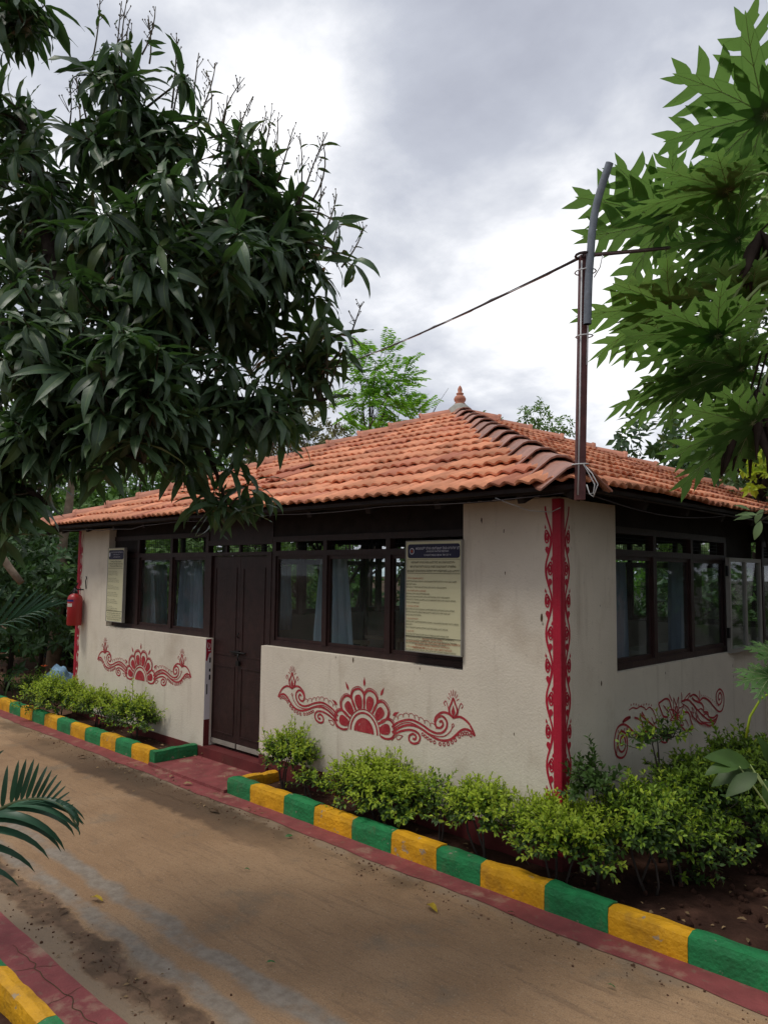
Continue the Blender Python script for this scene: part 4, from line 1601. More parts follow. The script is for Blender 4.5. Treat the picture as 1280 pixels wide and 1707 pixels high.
K1 = ['1. ಪ್ರಾಣಿ ಸಾಕಾಣಿಕೆ ಸಂಕಲ್ಪ', 'ಆಸಕ್ತಿಯುಳ್ಳವರು ದಿನಾಂಕ 12 ರಂದು ಗೋಮಾತೆ ಸೇವೆಗೆ ಬೆಳಿಗ್ಗೆ 10 ರಿಂದ ಸಂಜೆ 5 ರವರೆಗೆ', 'ಪಾಲ್ಗೊಳ್ಳ ಬಹುದು.', 'ಈ ಸೇವೆಯಲ್ಲಿ ಪಾಲ್ಗೊಂಡು ಆಶೀರ್ವಾದ ಪಡೆದು ಪುಣ್ಯ ಪಡೆಯಬಹುದಾಗಿದೆ.',
      '2. ಗೋ ಸೇವೆಗೆ ಮತ್ತು ಸಂರಕ್ಷಣೆ', 'ಹಸುಗಳು ಮತ್ತು ಕರುಗಳಿಗೆ ಮೇವುಗಳು.', 'ಹಬ್ಬದಂದು ಈ ಸೇವೆ ಮಾಡಿ ಎಲ್ಲಾ ಭಕ್ತಾದಿಗಳು ಪ್ರತಿ ಸೇವೆ ಮಾಡಿಸಿ.', 'ನಮಗೆ ಪ್ರೀತಿ ಸೇವೆಯ ಫಲವನ್ನು ಎಲ್ಲರ ಆಶಯದಂತೆ ನಮ್ಮ ಕಡೆ ಆಗಮಿಸಿ ಪ್ರಸಾದ,', 'ನೀಡಿ ಸಂರಕ್ಷಣೆ ಮಾಡಿ.',
      '3. ಅನ್ನದಾನ ಕಡೆ ಸೇವೆ', 'ಕೃಷಿ ದೇಶದ ಜನ ಮತ್ತು ಸಮಾಜದ ಎಲ್ಲೆಡೆ ನಡೆದ ದಾನ ಎನ್ನುವುದು ಎಲ್ಲಾ ಪ್ರಾಣಿ', 'ಸೇವೆಗೆ ಮೀಸಲಾಗಿದೆ. ಹೆಚ್ಚಿನ ಈ ಮಾಹಿತಿಗೆ ನಮ್ಮನ್ನು ಕೇಳಿ ಅವರ ಬಳಿ', 'ಅರ್ಪಿಸಲಾಗುತ್ತದೆ ಸೇವೆಗಳು.',
      '4. ಸ್ವಯಂಸೇವಕ ಸೇವೆ ವ್ಯಕ್ತಿ', 'ನಮ್ಮ ಪ್ರತಿ ಮಾಸಿಕ ಸೇವೆ ಕಾರ್ಯ ಮಾಡಲು ಬಯಸುವವರು ನೋಂದಣಿ ಮತ್ತು ಸಹಾಯ', 'ಮಾಡಿ ಭಕ್ತಿ.', 'ದಾನ ನೀಡುವವರಿಗೆ ಪುಣ್ಯ ಪ್ರಸಾದ ಎಂದು ಸೇವೆ ಮಾಡಲು ಬನ್ನಿ ಸಂತೋಷ.',
      '5. ದಾನದ ನಿಧಿ', 'ಸಾಮಾನ್ಯ ನಿಧಿಗೆ ಹಣವನ್ನು ಚೆಕ್ ಮೂಲಕ ನೀಡಬಹುದು ಪೂರ್ಣ ಸಹಾಯ ನೀಡಿ.', 'ವಿದ್ಯಾರ್ಥಿಗಳ ಸೇವೆ ಎಂದು ನೀವು ನೀಡಿದ ಸಹಾಯ ಎಲ್ಲಾ ಪ್ರಾಣಿಗಳಿಗೆ ಅರ್ಪಣೆ ಆಗಿದೆ.', 'ನಮ್ಮಲ್ಲಿ ಗೋಶಾಲೆಗೆ ಬರುವ ಭಕ್ತಾದಿಗಳು ಎಲ್ಲರೂ ತಮ್ಮ ಸೇವೆಗಳನ್ನು ನೀಡಬಹುದು.', 'ಇವು ಸೇವೆ ಮಾಡುವ 1.5 ಲಕ್ಷದ ಸಹಾಯ ನೀಡಲಾಗಿದೆ ಎಂದು ತಿಳಿಸಿ.',
      '6. ಶ್ರೀ ಸಂಸ್ಥಾನದ ಪೂಜಾ ಸೇವೆ', 'ಇಲ್ಲಿ ಈ ಮಾಹಿತಿಯನ್ನು ಪಡೆಯಲು ಎಲ್ಲಾ ಭಕ್ತರು ಶ್ರೀ ಸಂಸ್ಥಾನದ ಸೇವೆಯನ್ನು ಅರ್ಪಿಸಿ.', 'ಆಶೀರ್ವದಿಸಲಾಗಿದೆ.']
WID = [.33, .95, .20, .77, .38, .46, .84, .94, .27, .25, .92, .84, .30, .24, .99, .13, .80, .16, .82, .91, .96, .76, .37, .95, .19]
SG = (-3.880, YF - .024, 2.082)
sw, sh = .530, .812
lines = []
v = .252
for i, (t_, w_) in enumerate(zip(K1, WID)):
    head = t_[0].isdigit()
    v += .0215 + (.006 if head else 0)
    lines.append((t_, .008, v, w_ * .505, .0155, 'red' if head else 'ink', 'l'))
title = [('ಅರುಣಾವತಿ ಪೀಠಂ ಚಾರಿಟಬಲ್ ಸೇವಾ ಟ್ರಸ್ಟ್ (ರಿ)', .31, .062, .42, .026, 'white', 'c'),
         ('AVADHUVATHI PEETAM', .31, .083, .21, .020, 'white', 'c'), ('CHARITABLE SEVA TRUST ®', .31, .110, .26, .020, 'white', 'c'),
         ('ಅರುಣಾವತಿ ಪೀಠದ ಸೇವಾ ಎಂದರೆ ಸೇವೆ, ಹಣ ಸಾಕಾಗುವುದಿಲ್ಲ.', .265, .163, .42, .023, 'ink', 'c'),
         ('ಈಗ ಪ್ರಾಣಿಗಳಿಗೆ ನಮ್ಮ ಸೇವೆಗೆ, ಕೊಡುಗೆಯಾಗಿ ನೀಡಬೇಕು.', .265, .195, .44, .023, 'ink', 'c'),
         ('ಅರುಣಾವತಿ ಪೀಠ ನಿಮ್ಮ ಸೇವೆಗಾಗಿ ಶ್ರೀ ಕ್ಷೇತ್ರಕ್ಕೆ ಎಂದು ಬನ್ನಿರಿ.', .265, .227, .50, .023, 'ink', 'c'),
         ('ಅರುಣಾವತಿ ಟ್ರಸ್ಟ್ ವಿಳಾಸ', .265, .722, .19, .019, 'red', 'c'), ('ನಂ. ಸಂಸ್ಥಾನದವರು ಸೇವೆ ಗೋ. ಶಾಲೆಗೆ ಎಲ್ಲಾ ಈ ಸೇವೆ ಮಾಡಲು ಸಂಪರ್ಕಿಸಿ', .268, .744, .515, .019, 'red', 'c'),
         ('ಕರ್ನಾಟಕ ಸಂಸ್ಥಾನ ಸಂಪರ್ಕಿಸಿ ಬೆಂಗಳೂರು.', .265, .766, .33, .019, 'red', 'c'), ('ಸಂಸ್ಥೆಗೆ ಬಂದು ನಮ್ಮನ್ನು ಭೇಟಿ ಮಾಡಿ ಸಹಕರಿಸಿ ಅಭಿನಂದನೆ.', .265, .788, .37, .019, 'red', 'c')]
t, s = sign('sign_board', SG, sw, sh, 'cream printed notice board in Kannada hanging across the window beside the white corner wall', lines, title)
for q in ((.018, .236, sw - .012, .2385), (.018, .133, sw - .012, .135), (.018, .135, .0195, .236), (sw - .0135, .135, sw - .012, .236), (.0, .698, sw, .702)):
    s.rect(*q, 'ink', .0035)
for k in range(24):                 # round emblem at the left of the heading
    a0, a1 = k / 24 * 2 * math.pi, (k + 1) / 24 * 2 * math.pi
    s.mb('white').add([s.pt(.062 + r_ * math.cos(a), .074 + r_ * 1.1 * math.sin(a), .0042) for r_, a in ((.022, a0), (.022, a1), (.017, a1), (.017, a0))], [(0, 1, 2, 3)])
s.mb('red').add([s.pt(.062 + .010 * math.cos(k), .074 + .011 * math.sin(k), .0042) for k in range(6)], [tuple(range(6))])
for k, nm, m_ in (('navy', 'heading_band', 'navy'), ('white', 'heading_lettering', 'whiteink'), ('ink', 'black_lettering', 'ink'), ('red', 'red_lettering', 'redink')):
    s.mbs[k].build(nm, M[m_], t)

w2, h2 = .40, .86
title = [('AVADHUVATHI PEETAM CHARITABLE SEVA', .22, .055, .31, .020, 'white', 'c'), ('SEVA TRUST ®', .22, .082, .16, .018, 'white', 'c'), ('CHARITABLE TRUST', .22, .110, .18, .018, 'white', 'c'),
         ("'Serving is a Way of prayer", .205, .165, .27, .030, 'ink', 'c'), ('for Animals. We Help Protect Kids,', .205, .192, .35, .030, 'ink', 'c'), ('Women to Be Of Better Society', .205, .219, .30, .030, 'ink', 'c')]
lines = []
v = .235
for w_ in ((.22, .24, .24), (.21, .27, .28), (.13, .27, .28), (.22, .26, .25), (.19, .24, .26), (.13, .25, .25)):
    v += .021
    for i, q in enumerate(w_):
        v += .0205
        lines.append((('Service to the needy', 'giving food and shelter for all animals', 'and help with their care every day')[i], .022, v, q, .016, 'ink', 'l'))
for i, q in enumerate(('All of you may offer a donation for', 'the care of the animals at the trust.', 'Please visit our office for the trust details', 'and help us with offering, thank you.')):
    lines.append((q, .205, .768 + i * .024, (.34, .32, .37, .33)[i], .022, 'ink', 'c'))
p0 = at(181, 917, 1, YF - .03)
t, s = sign('sign_board', (p0.x, YF - .03, 2.098), w2, h2, 'cream printed notice board in English hung on the window left of the door', lines, title, .03)
s.rect(.01, .235, w2 - .02, .238, 'ink', .0035)
s.rect(.0, .735, w2, .739, 'ink', .0035)
s.rect(.03, .05, .06, .10, 'white', .0042, .012)
for k, nm, m_ in (('navy', 'heading_band', 'navy'), ('white', 'heading_lettering', 'whiteink'), ('ink', 'black_lettering', 'ink')):
    s.mbs[k].build(nm, M[m_], t)

# ---------------------------------------------------------------- fire extinguisher on the left pillar
ex = thing('fire_extinguisher', (-9.42, 4.13, 1.15), 'red fire extinguisher with black handle hung on the left corner pillar', 'extinguisher')
EC = (-9.42, YF - .105, 0)
b = MB()
b.lathe([(0, 1.145), (.082, 1.147), (.090, 1.16), (.090, 1.475), (.082, 1.505), (.060, 1.528), (.03, 1.540), (.028, 1.552)], 24, 0, EC)
b.build('body', M['fire_red'], ex)
lab = MB()


def wrap(mb, a0, a1, z0, z1, r_=.0908):
    n = max(2, int((a1 - a0) / 10))
    for i in range(n):
        A, B = R(a0 + (a1 - a0) * i / n), R(a0 + (a1 - a0) * (i + 1) / n)
        mb.add([(EC[0] + r_ * math.cos(q), EC[1] + r_ * math.sin(q), z) for q, z in ((A, z0), (B, z0), (B, z1), (A, z1))], [(0, 1, 2, 3)])


wrap(lab, 218, 264, 1.385, 1.425)
wrap(lab, 270, 315, 1.38, 1.42)
for a in (222, 246):
    for z in (1.255, 1.31):
        wrap(lab, a, a + 17, z, z + .032)
wrap(lab, 220, 255, 1.365, 1.372)
wrap(lab, 222, 250, 1.215, 1.228)
wrap(lab, 222, 252, 1.190, 1.196)
lab.build('label', M['label_white'], ex)
lab = MB()
wrap(lab, 215, 325, 1.445, 1.468)
lab.build('blue_band', M['label_blue'], ex)
lab = MB()
wrap(lab, 222, 250, 1.45, 1.463, .0914)
lab.build('band_print', M['label_white'], ex)
lab = MB()
wrap(lab, 224, 258, 1.398, 1.412, .0914)
lab.build('label_print', M['fire_red'], ex)
h = MB()
hx, hy = EC[0], EC[1]
h.lathe([(.032, 1.545), (.030, 1.565), (.022, 1.575), (.022, 1.61), (0, 1.612)], 12, 0, EC)
h.tube([(hx - .035, hy, 1.585), (hx + .02, hy - .01, 1.625), (hx + .11, hy - .02, 1.675)], [.012, .012, .008], 6)
h.tube([(hx - .01, hy, 1.585), (hx + .05, hy - .01, 1.585), (hx + .105, hy - .02, 1.562)], [.011, .010, .007], 6)
h.tube([(hx - .02, hy - .02, 1.575), (hx - .075, hy - .03, 1.545), (hx - .098, hy - .02, 1.48), (hx - .100, hy - .01, 1.34)], .009, 6)
h.build('handle', M['plastic_black'], ex)
h = MB()
h.tube([(hx + .07, YF - .002, 1.60), (hx + .085, YF - .02, 1.70), (hx + .09, YF - .01, 1.735), (hx + .06, YF - .004, 1.755)], .006, 6)
h.tube([(hx + .0, YF - .002, 1.59), (hx, hy + .02, 1.59)], .008, 6)
h.build('hook', M['metal_dark'], ex)

# ---------------------------------------------------------------- the mast strapped to the roof corner
mast = thing('roof_mast', (-2.225, 3.875, 2.28), 'rusty brown square post with bent grey pipe strapped on top at the roof corner', 'mast')
MX, MY = -2.225, 3.872
m_ = MB()
Tm = Matrix.Translation((MX, MY, 0)) @ Matrix(((1, 0, .030, -.0684), (0, 1, 0, 0), (0, 0, 1, 0), (0, 0, 0, 1))) @ Matrix.Rotation(R(43), 4, 'Z')
m_.box((-.026, -.026, 2.275), (.026, .026, 3.70), 0, Tm)
m_.build('post', M['rust'], mast)
pb = [at(979, 540, 1, 3.83), at(981, 470, 1, 3.83), at(984, 425, 1, 3.83), at(987, 385, 1, 3.83), at(992, 352, 1, 3.83), at(1000, 320, 1, 3.83), at(1016, 271, 1, 3.83)]
# smooth the bend
q_ = []
for i in range(len(pb) - 1):
    a, b_, c_, d_ = pb[max(i - 1, 0)], pb[i], pb[i + 1], pb[min(i + 2, len(pb) - 1)]
    for k in range(5):
        t_ = k / 5
        q_.append(.5 * ((2 * b_) + (c_ - a) * t_ + (2 * a - 5 * b_ + 4 * c_ - d_) * t_ * t_ + (3 * b_ - a - 3 * c_ + d_) * t_ ** 3))
q_.append(pb[-1])
m_ = MB()
m_.tube(q_, .0225, 16, 0, False)
m_.tube(q_[::-1], .0195, 16, 1, False)
dv = (q_[-1] - q_[-2]).normalized()
m_.tube([q_[-1] - dv * .002, q_[-1]], [.0225, .0196], 16, 0, False)
m_.tube([q_[-1] - dv * .06, q_[-1] - dv * .058], .0193, 12, 1, True)
m_.build('bent_pipe', [M['galv'], M['pipe_in']], mast)
m_ = MB()
m_.box((.018, -.036, 3.05), (.026, -.028, 3.69), 0, Tm)
m_.tube([(MX + .012, MY - .040, 2.30), (MX + .026, MY - .040, 2.7), (MX + .052, MY - .042, 3.66)], .005, 5)
m_.build('white_wire', M['wire_white'], mast)
m_ = MB()
for z, w_ in ((2.48, .034), (3.22, .036), (3.60, .045)):
    q = [(MX + .030 * (z - 2.28) + (.018 if z > 3 else 0) + w_ * 1.35 * math.cos(a), MY - (.012 if z > 3 else 0) + w_ * 1.35 * math.sin(a), z + .004 * math.sin(a)) for a in [k * math.pi / 6 for k in range(13)]]
    m_.tube(q, .004, 5)
m_.build('wire_tie', M['wire_white'], mast)
m_ = MB()
q = [(MX + .062 + .05 * math.cos(a), MY - .03 + .05 * math.sin(a), 3.69) for a in [k * math.pi / 6 for k in range(13)]]
m_.tube(q, .008, 6)
m_.build('cable_band', M['wire'], mast)
m_ = MB()
for k in range(2):
    m_.tube([(MX + .035, MY - .02, 2.48), (MX + .06 + .02 * k, MY + .0, 2.42), (MX + .085 + .02 * k, MY + .02, 2.36), (MX + .075, MY + .02, 2.31 - .02 * k), (MX + .05, MY + .02, 2.31), (MX + .045, MY + .0, 2.36)], .0035, 5)
m_.tube([at(1004, 425, 1, 3.8), at(1000, 445, 1, 3.8), at(990, 462, 1, 3.82)], .003, 4)
m_.build('loose_wire', M['wire_white'], mast)

# overhead cables
top = Vector((MX + .055, MY - .03, 3.69))


def sagging(a, b, sag, n=24):
    return [a.lerp(b, i / n) - Vector((0, 0, sag * 4 * (i / n) * (1 - i / n))) for i in range(n + 1)]


farL = at_d(505, 625, 15.0)
c_ = thing('overhead_cable', (MX, MY, 3.7), 'twisted dark cable running from the mast top up left over the roof into the trees', 'cable')
m_ = MB()
m_.tube(sagging(top, farL, .10), .009, 5)
m_.build('main_cable', M['wire'], c_)
m_ = MB()
m_.tube([p + Vector((.012 * math.sin(i * 2.1), 0, .012 * math.cos(i * 2.1))) for i, p in enumerate(sagging(top, farL, .10))], .005, 4)
m_.build('thin_cable', M['wire_white'], c_)
farR = at_d(1420, 368, 6.5)
c_ = thing('overhead_cable', (MX, MY, 3.7), 'brown cable with peeling black tape running right from the mast into the papaya leaves', 'cable')
m_ = MB()
pp = sagging(top, farR, .03)
m_.tube(pp, [.0085 + .003 * abs(math.sin(i * 1.9)) for i in range(len(pp))], 6)
m_.build('main_cable', M['wire_brown'], c_)
m_ = MB()
m_.tube([p + Vector((0, -.004, .010)) for p in pp], .004, 4)
m_.build('thin_cable', M['wire'], c_)
for i in (1, 4, 5, 9):
    pass


# ---------------------------------------------------------------- curtains
def curtain(a, b, z0, z1, pinch, label, group, m='curtain', flare=1.0, n=26):
    """hanging cloth between plan points a and b, gathered at the top"""
    a, b = Vector(a), Vector(b)
    d = b - a
    nn = Vector((-d.y, d.x)).normalized()
    rows = 12
    V, F = [], []
    ph = random.uniform(0, 6)
    for j in range(rows + 1):
        t_ = j / rows
        k = pinch + (flare - pinch) * (t_ ** .8)
        for i in range(n + 1):
            s_ = (i / n - .5) * k + .5
            f_ = .022 * math.sin(i / n * 6.3 * 4.5 + ph + .4 * math.sin(t_ * 3)) * (1 - .25 * t_) + .012 * math.sin(i * 1.9 + ph)
            p = a + d * s_ + nn * f_
            V.append((p.x, p.y, z1 + (z0 - z1) * t_ + .008 * math.sin(i * .9 + ph) * (t_ > .9)))
    for j in range(rows):
        for i in range(n):
            q = j * (n + 1) + i
            F.append((q, q + 1, q + n + 2, q + n + 1))
    o_ = obj('curtain', np_mesh('curtain', V, F, M[m]))
    tag(o_, label, 'curtain', group)
    return o_


GC = 'blue curtains in the pavilion windows'
yc = YF + .27
curtain((-5.32, yc), (-4.72, yc), .75, 1.97, .55, 'pale blue curtain gathered at the middle mullion of the window right of the door', GC)
curtain((-8.62, yc), (-8.02, yc), .75, 1.90, .5, 'pale blue curtain in the window beside the English notice board', GC)
curtain((-7.62, yc), (-7.08, yc), .75, 1.95, .75, 'pale blue curtain in the pane just left of the dark door', GC, 'curtain_dark')
xc_ = XR - .30
curtain((xc_, 5.20), (xc_, 5.75), .72, 1.95, .75, 'dark blue curtain in the side window next to the white corner wall', GC, 'curtain_dark')
curtain((xc_, 6.50), (xc_, 6.98), .72, 1.97, .9, 'grey blue curtain left of the pale metal side window', GC, 'curtain_dark')
yb = YB - .30
curtain((-6.1, yb), (-5.55, yb), .95, 1.92, .75, 'dark blue curtain on the back wall, seen between the side window curtains', GC, 'curtain_dark')
curtain((-9.1, yb), (-8.6, yb), .95, 1.92, .8, 'narrow curtain at the back wall seen through the window beside the notice board', GC, 'curtain_dark')
xl = XL + .30
curtain((xl, 7.05), (xl, 7.5), .95, 1.92, .8, 'curtain on the far left wall seen through the first pane right of the door', GC)
curtain((xl, 9.9), (xl, 10.3), .95, 1.92, .8, 'curtain at the far left wall corner seen past the middle curtain', GC, 'curtain_dark')
curtain((xl, 5.0), (xl, 5.35), .95, 1.92, .8, 'curtain on the far left wall seen through the pane left of the door', GC, 'curtain_dark')

# ---------------------------------------------------------------- table and chair inside
tp = at_d(1118, 1083, 7.3)
tb = thing('table', (tp.x, tp.y, .118), 'table with pale top standing inside behind the side window', 'table')
b = MB()
b.box((tp.x - .30, tp.y - .55, tp.z - .015), (tp.x + .30, tp.y + .55, tp.z + .015))
b.build('tabletop', M['table'], tb)
for a in (-1, 1):
    for c in (-1, 1):
        b = MB()
        b.box((tp.x + a * .26 - .02, tp.y + c * .5 - .02, .118), (tp.x + a * .26 + .02, tp.y + c * .5 + .02, tp.z - .015))
        b.build('leg', M['metal_dark'], tb)
cp = at_d(612, 1066, 7.6)
ch = thing('chair', (cp.x, cp.y, .118), 'dark wooden armchair inside the window right of the door', 'chair')
b = MB()
zz = cp.z
b.box((cp.x - .25, cp.y - .25, .56), (cp.x + .25, cp.y + .25, .60))
b.build('seat', M['wood'], ch)
for a in (-1, 1):
    for c in (-1, 1):
        b = MB()
        b.box((cp.x + a * .24 - .02, cp.y + c * .24 - .02, .118), (cp.x + a * .24 + .02, cp.y + c * .24 + .02, .559 if a > 0 else .559))
        b.build('leg', M['wood'], ch)
    b = MB()
    b.box((cp.x - .25, cp.y + a * .24 - .03, zz - .02), (cp.x + .25, cp.y + a * .24 + .03, zz + .015))
    b.box((cp.x + .17, cp.y + a * .24 - .02, .601), (cp.x + .21, cp.y + a * .24 + .02, zz - .021))
    b.build('armrest', M['ivory'], ch)
b = MB()
b.box((cp.x - .29, cp.y - .25, .62), (cp.x - .255, cp.y + .25, 1.12))
b.build('backrest', M['wood'], ch)
# the timber post seen through the far window
pp_ = at(607, 985, 1, 12.4)
b = MB()
b.tube([(pp_.x, 12.4, -.1), (pp_.x + .02, 12.4, 3.4)], .055, 8)
tag(b.build('timber_post', M['ivory']), 'pale timber post behind the pavilion seen through its windows', 'post')
# white boundary wall far behind
bw = thing('boundary_wall', (-4.5, 16.4, 0), 'white block boundary wall behind the pavilion seen through the side window', 'wall')
for i in range(14):
    b = MB()
    b.box((-11 + i * 1.0, 16.3, -.1), (-10.012 + i * 1.0, 16.45, 1.75))
    b.build('wall_panel', M['white_plaster'], bw)
b = MB()
for z in (.55, .95, 1.35):
    b.box((-11, 16.294, z), (3, 16.2985, z + .012))
b.build('joint', M['mortar'], bw)

# ---------------------------------------------------------------- things at far left
bmsh = bmesh.new()
bmesh.ops.create_icosphere(bmsh, subdivisions=4, radius=1)
for v in bmsh.verts:
    q = v.co.copy()
    k = 1 + .35 * noise.noise(q * 1.6) + .16 * abs(noise.noise(q * 4.0)) + .06 * noise.noise(q * 9)
    v.co = Vector((q.x * .20 * k, q.y * .17 * k, max(-.02, q.z * .25 * k + .1)))
me = bpy.data.meshes.new('cloth_bundle')
bmsh.to_mesh(me)
bmsh.free()
me.materials.append(M['bag'])
gp = at(117, 1117, 2, 0)
gp = CAM.lerp(gp, .80)
o = obj('cloth_bundle', me, None, Matrix.Translation((gp.x - .35, gp.y, -.02)) @ Matrix.Scale(1.15, 4))
tag(o, 'crumpled pale blue cloth bundle on the ground behind the left corner pillar', 'bundle')
me.polygons.foreach_set('use_smooth', [True] * len(me.polygons))

kb = thing('painted_kerb', (-18.6, 7, 0), 'distant green and yellow kerb across the soil at far left', 'kerb')
a, b_ = at(-60, 1079, 2, .05), at(45, 1079, 2, .05)
for i in range(5):
    p, q = a.lerp(b_, i / 5), a.lerp(b_, (i + 1) / 5)
    m_ = MB()
    dd = (q - p)
    T = Matrix.Translation(p) @ Matrix.Rotation(math.atan2(dd.y, dd.x), 4, 'Z')
    m_.box((.004, -.08, -.1), (dd.length - .004, .08, .09), 0, T)
    m_.build('kerb_block', Yc if i in (2, 4) else G, kb)
kb = thing('painted_kerb', (-16, 8, 0), 'distant black and yellow painted kerb beside the left corner pillar', 'kerb')
a, b_ = at(85, 1090, 2, 0), at(190, 1092, 2, 0)
for i in range(5):
    p, q = a.lerp(b_, i / 5), a.lerp(b_, (i + 1) / 5)
    dd = (q - p)
    T = Matrix.Translation(p) @ Matrix.Rotation(math.atan2(dd.y, dd.x), 4, 'Z')
    m_ = MB()
    m_.box((.004, -.3, -.05), (dd.length - .004, .0, .18), 0, T)
    m_.build('kerb_block', M['kblack'], kb)
    m_ = MB()
    m_.box((.004, -.3, .1805), (dd.length - .004, .3, .20), 0, T)
    m_.build('coping', M['concrete'], kb)


# ================================================================ PLANTS
def unit(v):
    v = np.asarray(v, float)
    return v / (np.linalg.norm(v) + 1e-9)


def in_ball(n):
    v = rng.normal(size=(n, 3))
    v /= np.linalg.norm(v, axis=1)[:, None]
    return v * rng.random(n)[:, None] ** (1 / 3)


def curve3(a, b, bow, n=6):
    a, b = Vector(a), Vector(b)
    return [a.lerp(b, i / n) + Vector(bow) * (4 * (i / n) * (1 - i / n)) for i in range(n + 1)]


# ---------------------------------------------------------------- mango tree, reaching in from the left
def mango_tree():
    tr = thing('mango_tree', (-4.7, .35, 0), 'large dark mango tree with long drooping leaves reaching over the path at left', 'tree')
    MLr = [ribbed(1, .205, 8, d, .2, w_) for d, w_ in ((.5, .05), (.9, .08), (1.4, .05), (.2, .1), (1.1, .12), (.7, .03))]
    ML = [(q[0], q[1]) for q in MLr]
    RIB = MLr[0][2]
    lobes = []                       # (centre, radius, whorls)
    for px, py, r_, dist, n in ((95, 320, 135, 3.7, 30), (215, 225, 105, 3.5, 22), (180, 120, 45, 3.5, 3), (290, 195, 70, 3.5, 7), (405, 325, 98, 3.7, 24), (480, 420, 82, 3.6, 20), (295, 430, 155, 3.3, 42), (110, 500, 160, 3.4, 40),
                                (470, 555, 88, 3.7, 15), (345, 575, 120, 3.5, 16), (240, 615, 120, 3.1, 22), (105, 630, 115, 3.1, 25), (0, 740, 80, 3.2, 18), (15, 820, 45, 3.2, 6), (215, 665, 80, 3.0, 13), (400, 665, 78, 3.5, 8), (320, 720, 55, 3.3, 5),
                                (372, 835, 40, 3.5, 3), (10, 215, 75, 3.9, 10), (35, 20, 68, 3.4, 10), (520, 640, 40, 3.7, 3), (440, 700, 55, 3.5, 5), (280, 735, 40, 3.3, 3), (150, 725, 55, 3.1, 7), (70, 735, 65, 3.1, 9), (540, 590, 40, 3.7, 3), (395, 790, 35, 3.5, 2), (20, 600, 95, 3.5, 12), (-180, 330, 240, 3.9, 34), (-200, 640, 220, 3.6, 26), (-80, 10, 110, 3.6, 12), (-330, 480, 220, 3.4, 20)):
        lobes.append((at_d(px, py, dist), r_ * dist / FPX, n))
    trunk0, fork = Vector((-4.75, .35, -.1)), Vector((-4.45, .85, 1.75))
    wood = MB()
    wood.tube([trunk0, Vector((-4.72, .45, .6)), Vector((-4.62, .62, 1.2)), fork], [.19, .155, .14, .13], 10)
    skel = []

    def limb(pts, r0, r1):
        q = []
        p = [Vector(k) for k in pts]
        pp = [p[0] * 2 - p[1]] + p + [p[-1] * 2 - p[-2]]
        for i in range(1, len(pp) - 2):
            for j in range(5):
                t = j / 5
                a, b, c, d = pp[i - 1], pp[i], pp[i + 1], pp[i + 2]
                q.append(.5 * ((2 * b) + (c - a) * t + (2 * a - 5 * b + 4 * c - d) * t * t + (3 * b - a - 3 * c + d) * t ** 3))
        q.append(p[-1])
        n = len(q)
        wood.tube(q, [r0 + (r1 - r0) * i / (n - 1) for i in range(n)], 7)
        skel.extend((k, r0 + (r1 - r0) * i / (n - 1)) for i, k in enumerate(q))
    limb([fork, at_d(-40, 800, 3.3), at_d(120, 725, 3.2), at_d(205, 655, 3.25), at_d(240, 560, 3.4), at_d(245, 430, 3.5), at_d(250, 300, 3.55), at_d(215, 170, 3.6)], .10, .012)
    limb([at_d(205, 655, 3.25), at_d(300, 580, 3.45), at_d(390, 480, 3.6), at_d(470, 400, 3.65), at_d(500, 330, 3.65)], .05, .010)
    limb([at_d(240, 560, 3.4), at_d(330, 440, 3.4), at_d(400, 330, 3.6), at_d(430, 270, 3.7)], .04, .009)
    limb([at_d(205, 655, 3.25), at_d(300, 660, 3.4), at_d(400, 668, 3.55), at_d(480, 672, 3.65), at_d(545, 665, 3.7)], .035, .008)
    limb([at_d(300, 660, 3.4), at_d(340, 740, 3.4), at_d(365, 800, 3.45), at_d(380, 850, 3.5)], .016, .005)
    limb([at_d(120, 725, 3.2), at_d(100, 600, 3.4), at_d(90, 450, 3.6), at_d(60, 300, 3.8), at_d(30, 180, 3.9)], .07, .012)
    limb([at_d(100, 600, 3.4), at_d(40, 560, 3.5), at_d(-80, 480, 3.7), at_d(-180, 330, 3.9)], .05, .015)
    limb([fork, at_d(-250, 650, 3.5), at_d(-330, 480, 3.4)], .07, .02)
    limb([at_d(-250, 650, 3.5), at_d(-120, 250, 3.7), at_d(-60, 60, 3.6), at_d(40, 40, 3.4)], .04, .008)
    limb([at_d(120, 725, 3.2), at_d(180, 740, 3.1), at_d(240, 770, 3.0)], .03, .008)
    limb([at_d(-40, 800, 3.3), at_d(40, 815, 3.2), at_d(80, 840, 3.2)], .03, .008)
    wood.build('trunk', M['bark'], tr)
    SK = np.array([tuple(k) for k, r_ in skel])
    twigs = MB()
    mats_, idx = [], []
    camp = np.array(CAM)

    def whorl(P, ax, n, size):
        ax = unit(ax)
        a0 = rng.random() * 6.28
        e1 = unit(np.cross(ax, [.3, .2, .9]))
        e2 = np.cross(ax, e1)
        for i in range(n):
            a = a0 + i * 2.4
            pol = R(rng.uniform(50, 105))
            rad = e1 * math.cos(a) + e2 * math.sin(a)
            d = ax * math.cos(pol) + rad * math.sin(pol)
            d[2] -= rng.uniform(.1, .95)
            d = unit(d)
            up = unit(ax * .6 + np.array([0, 0, .8]) - rad * .1 + rng.normal(size=3) * .35)
            s = size * rng.uniform(.55, 1.2)
            mats_.append(frame(d, up, P - ax * rng.uniform(0, .05), s))
            idx.append(int(rng.integers(6)))

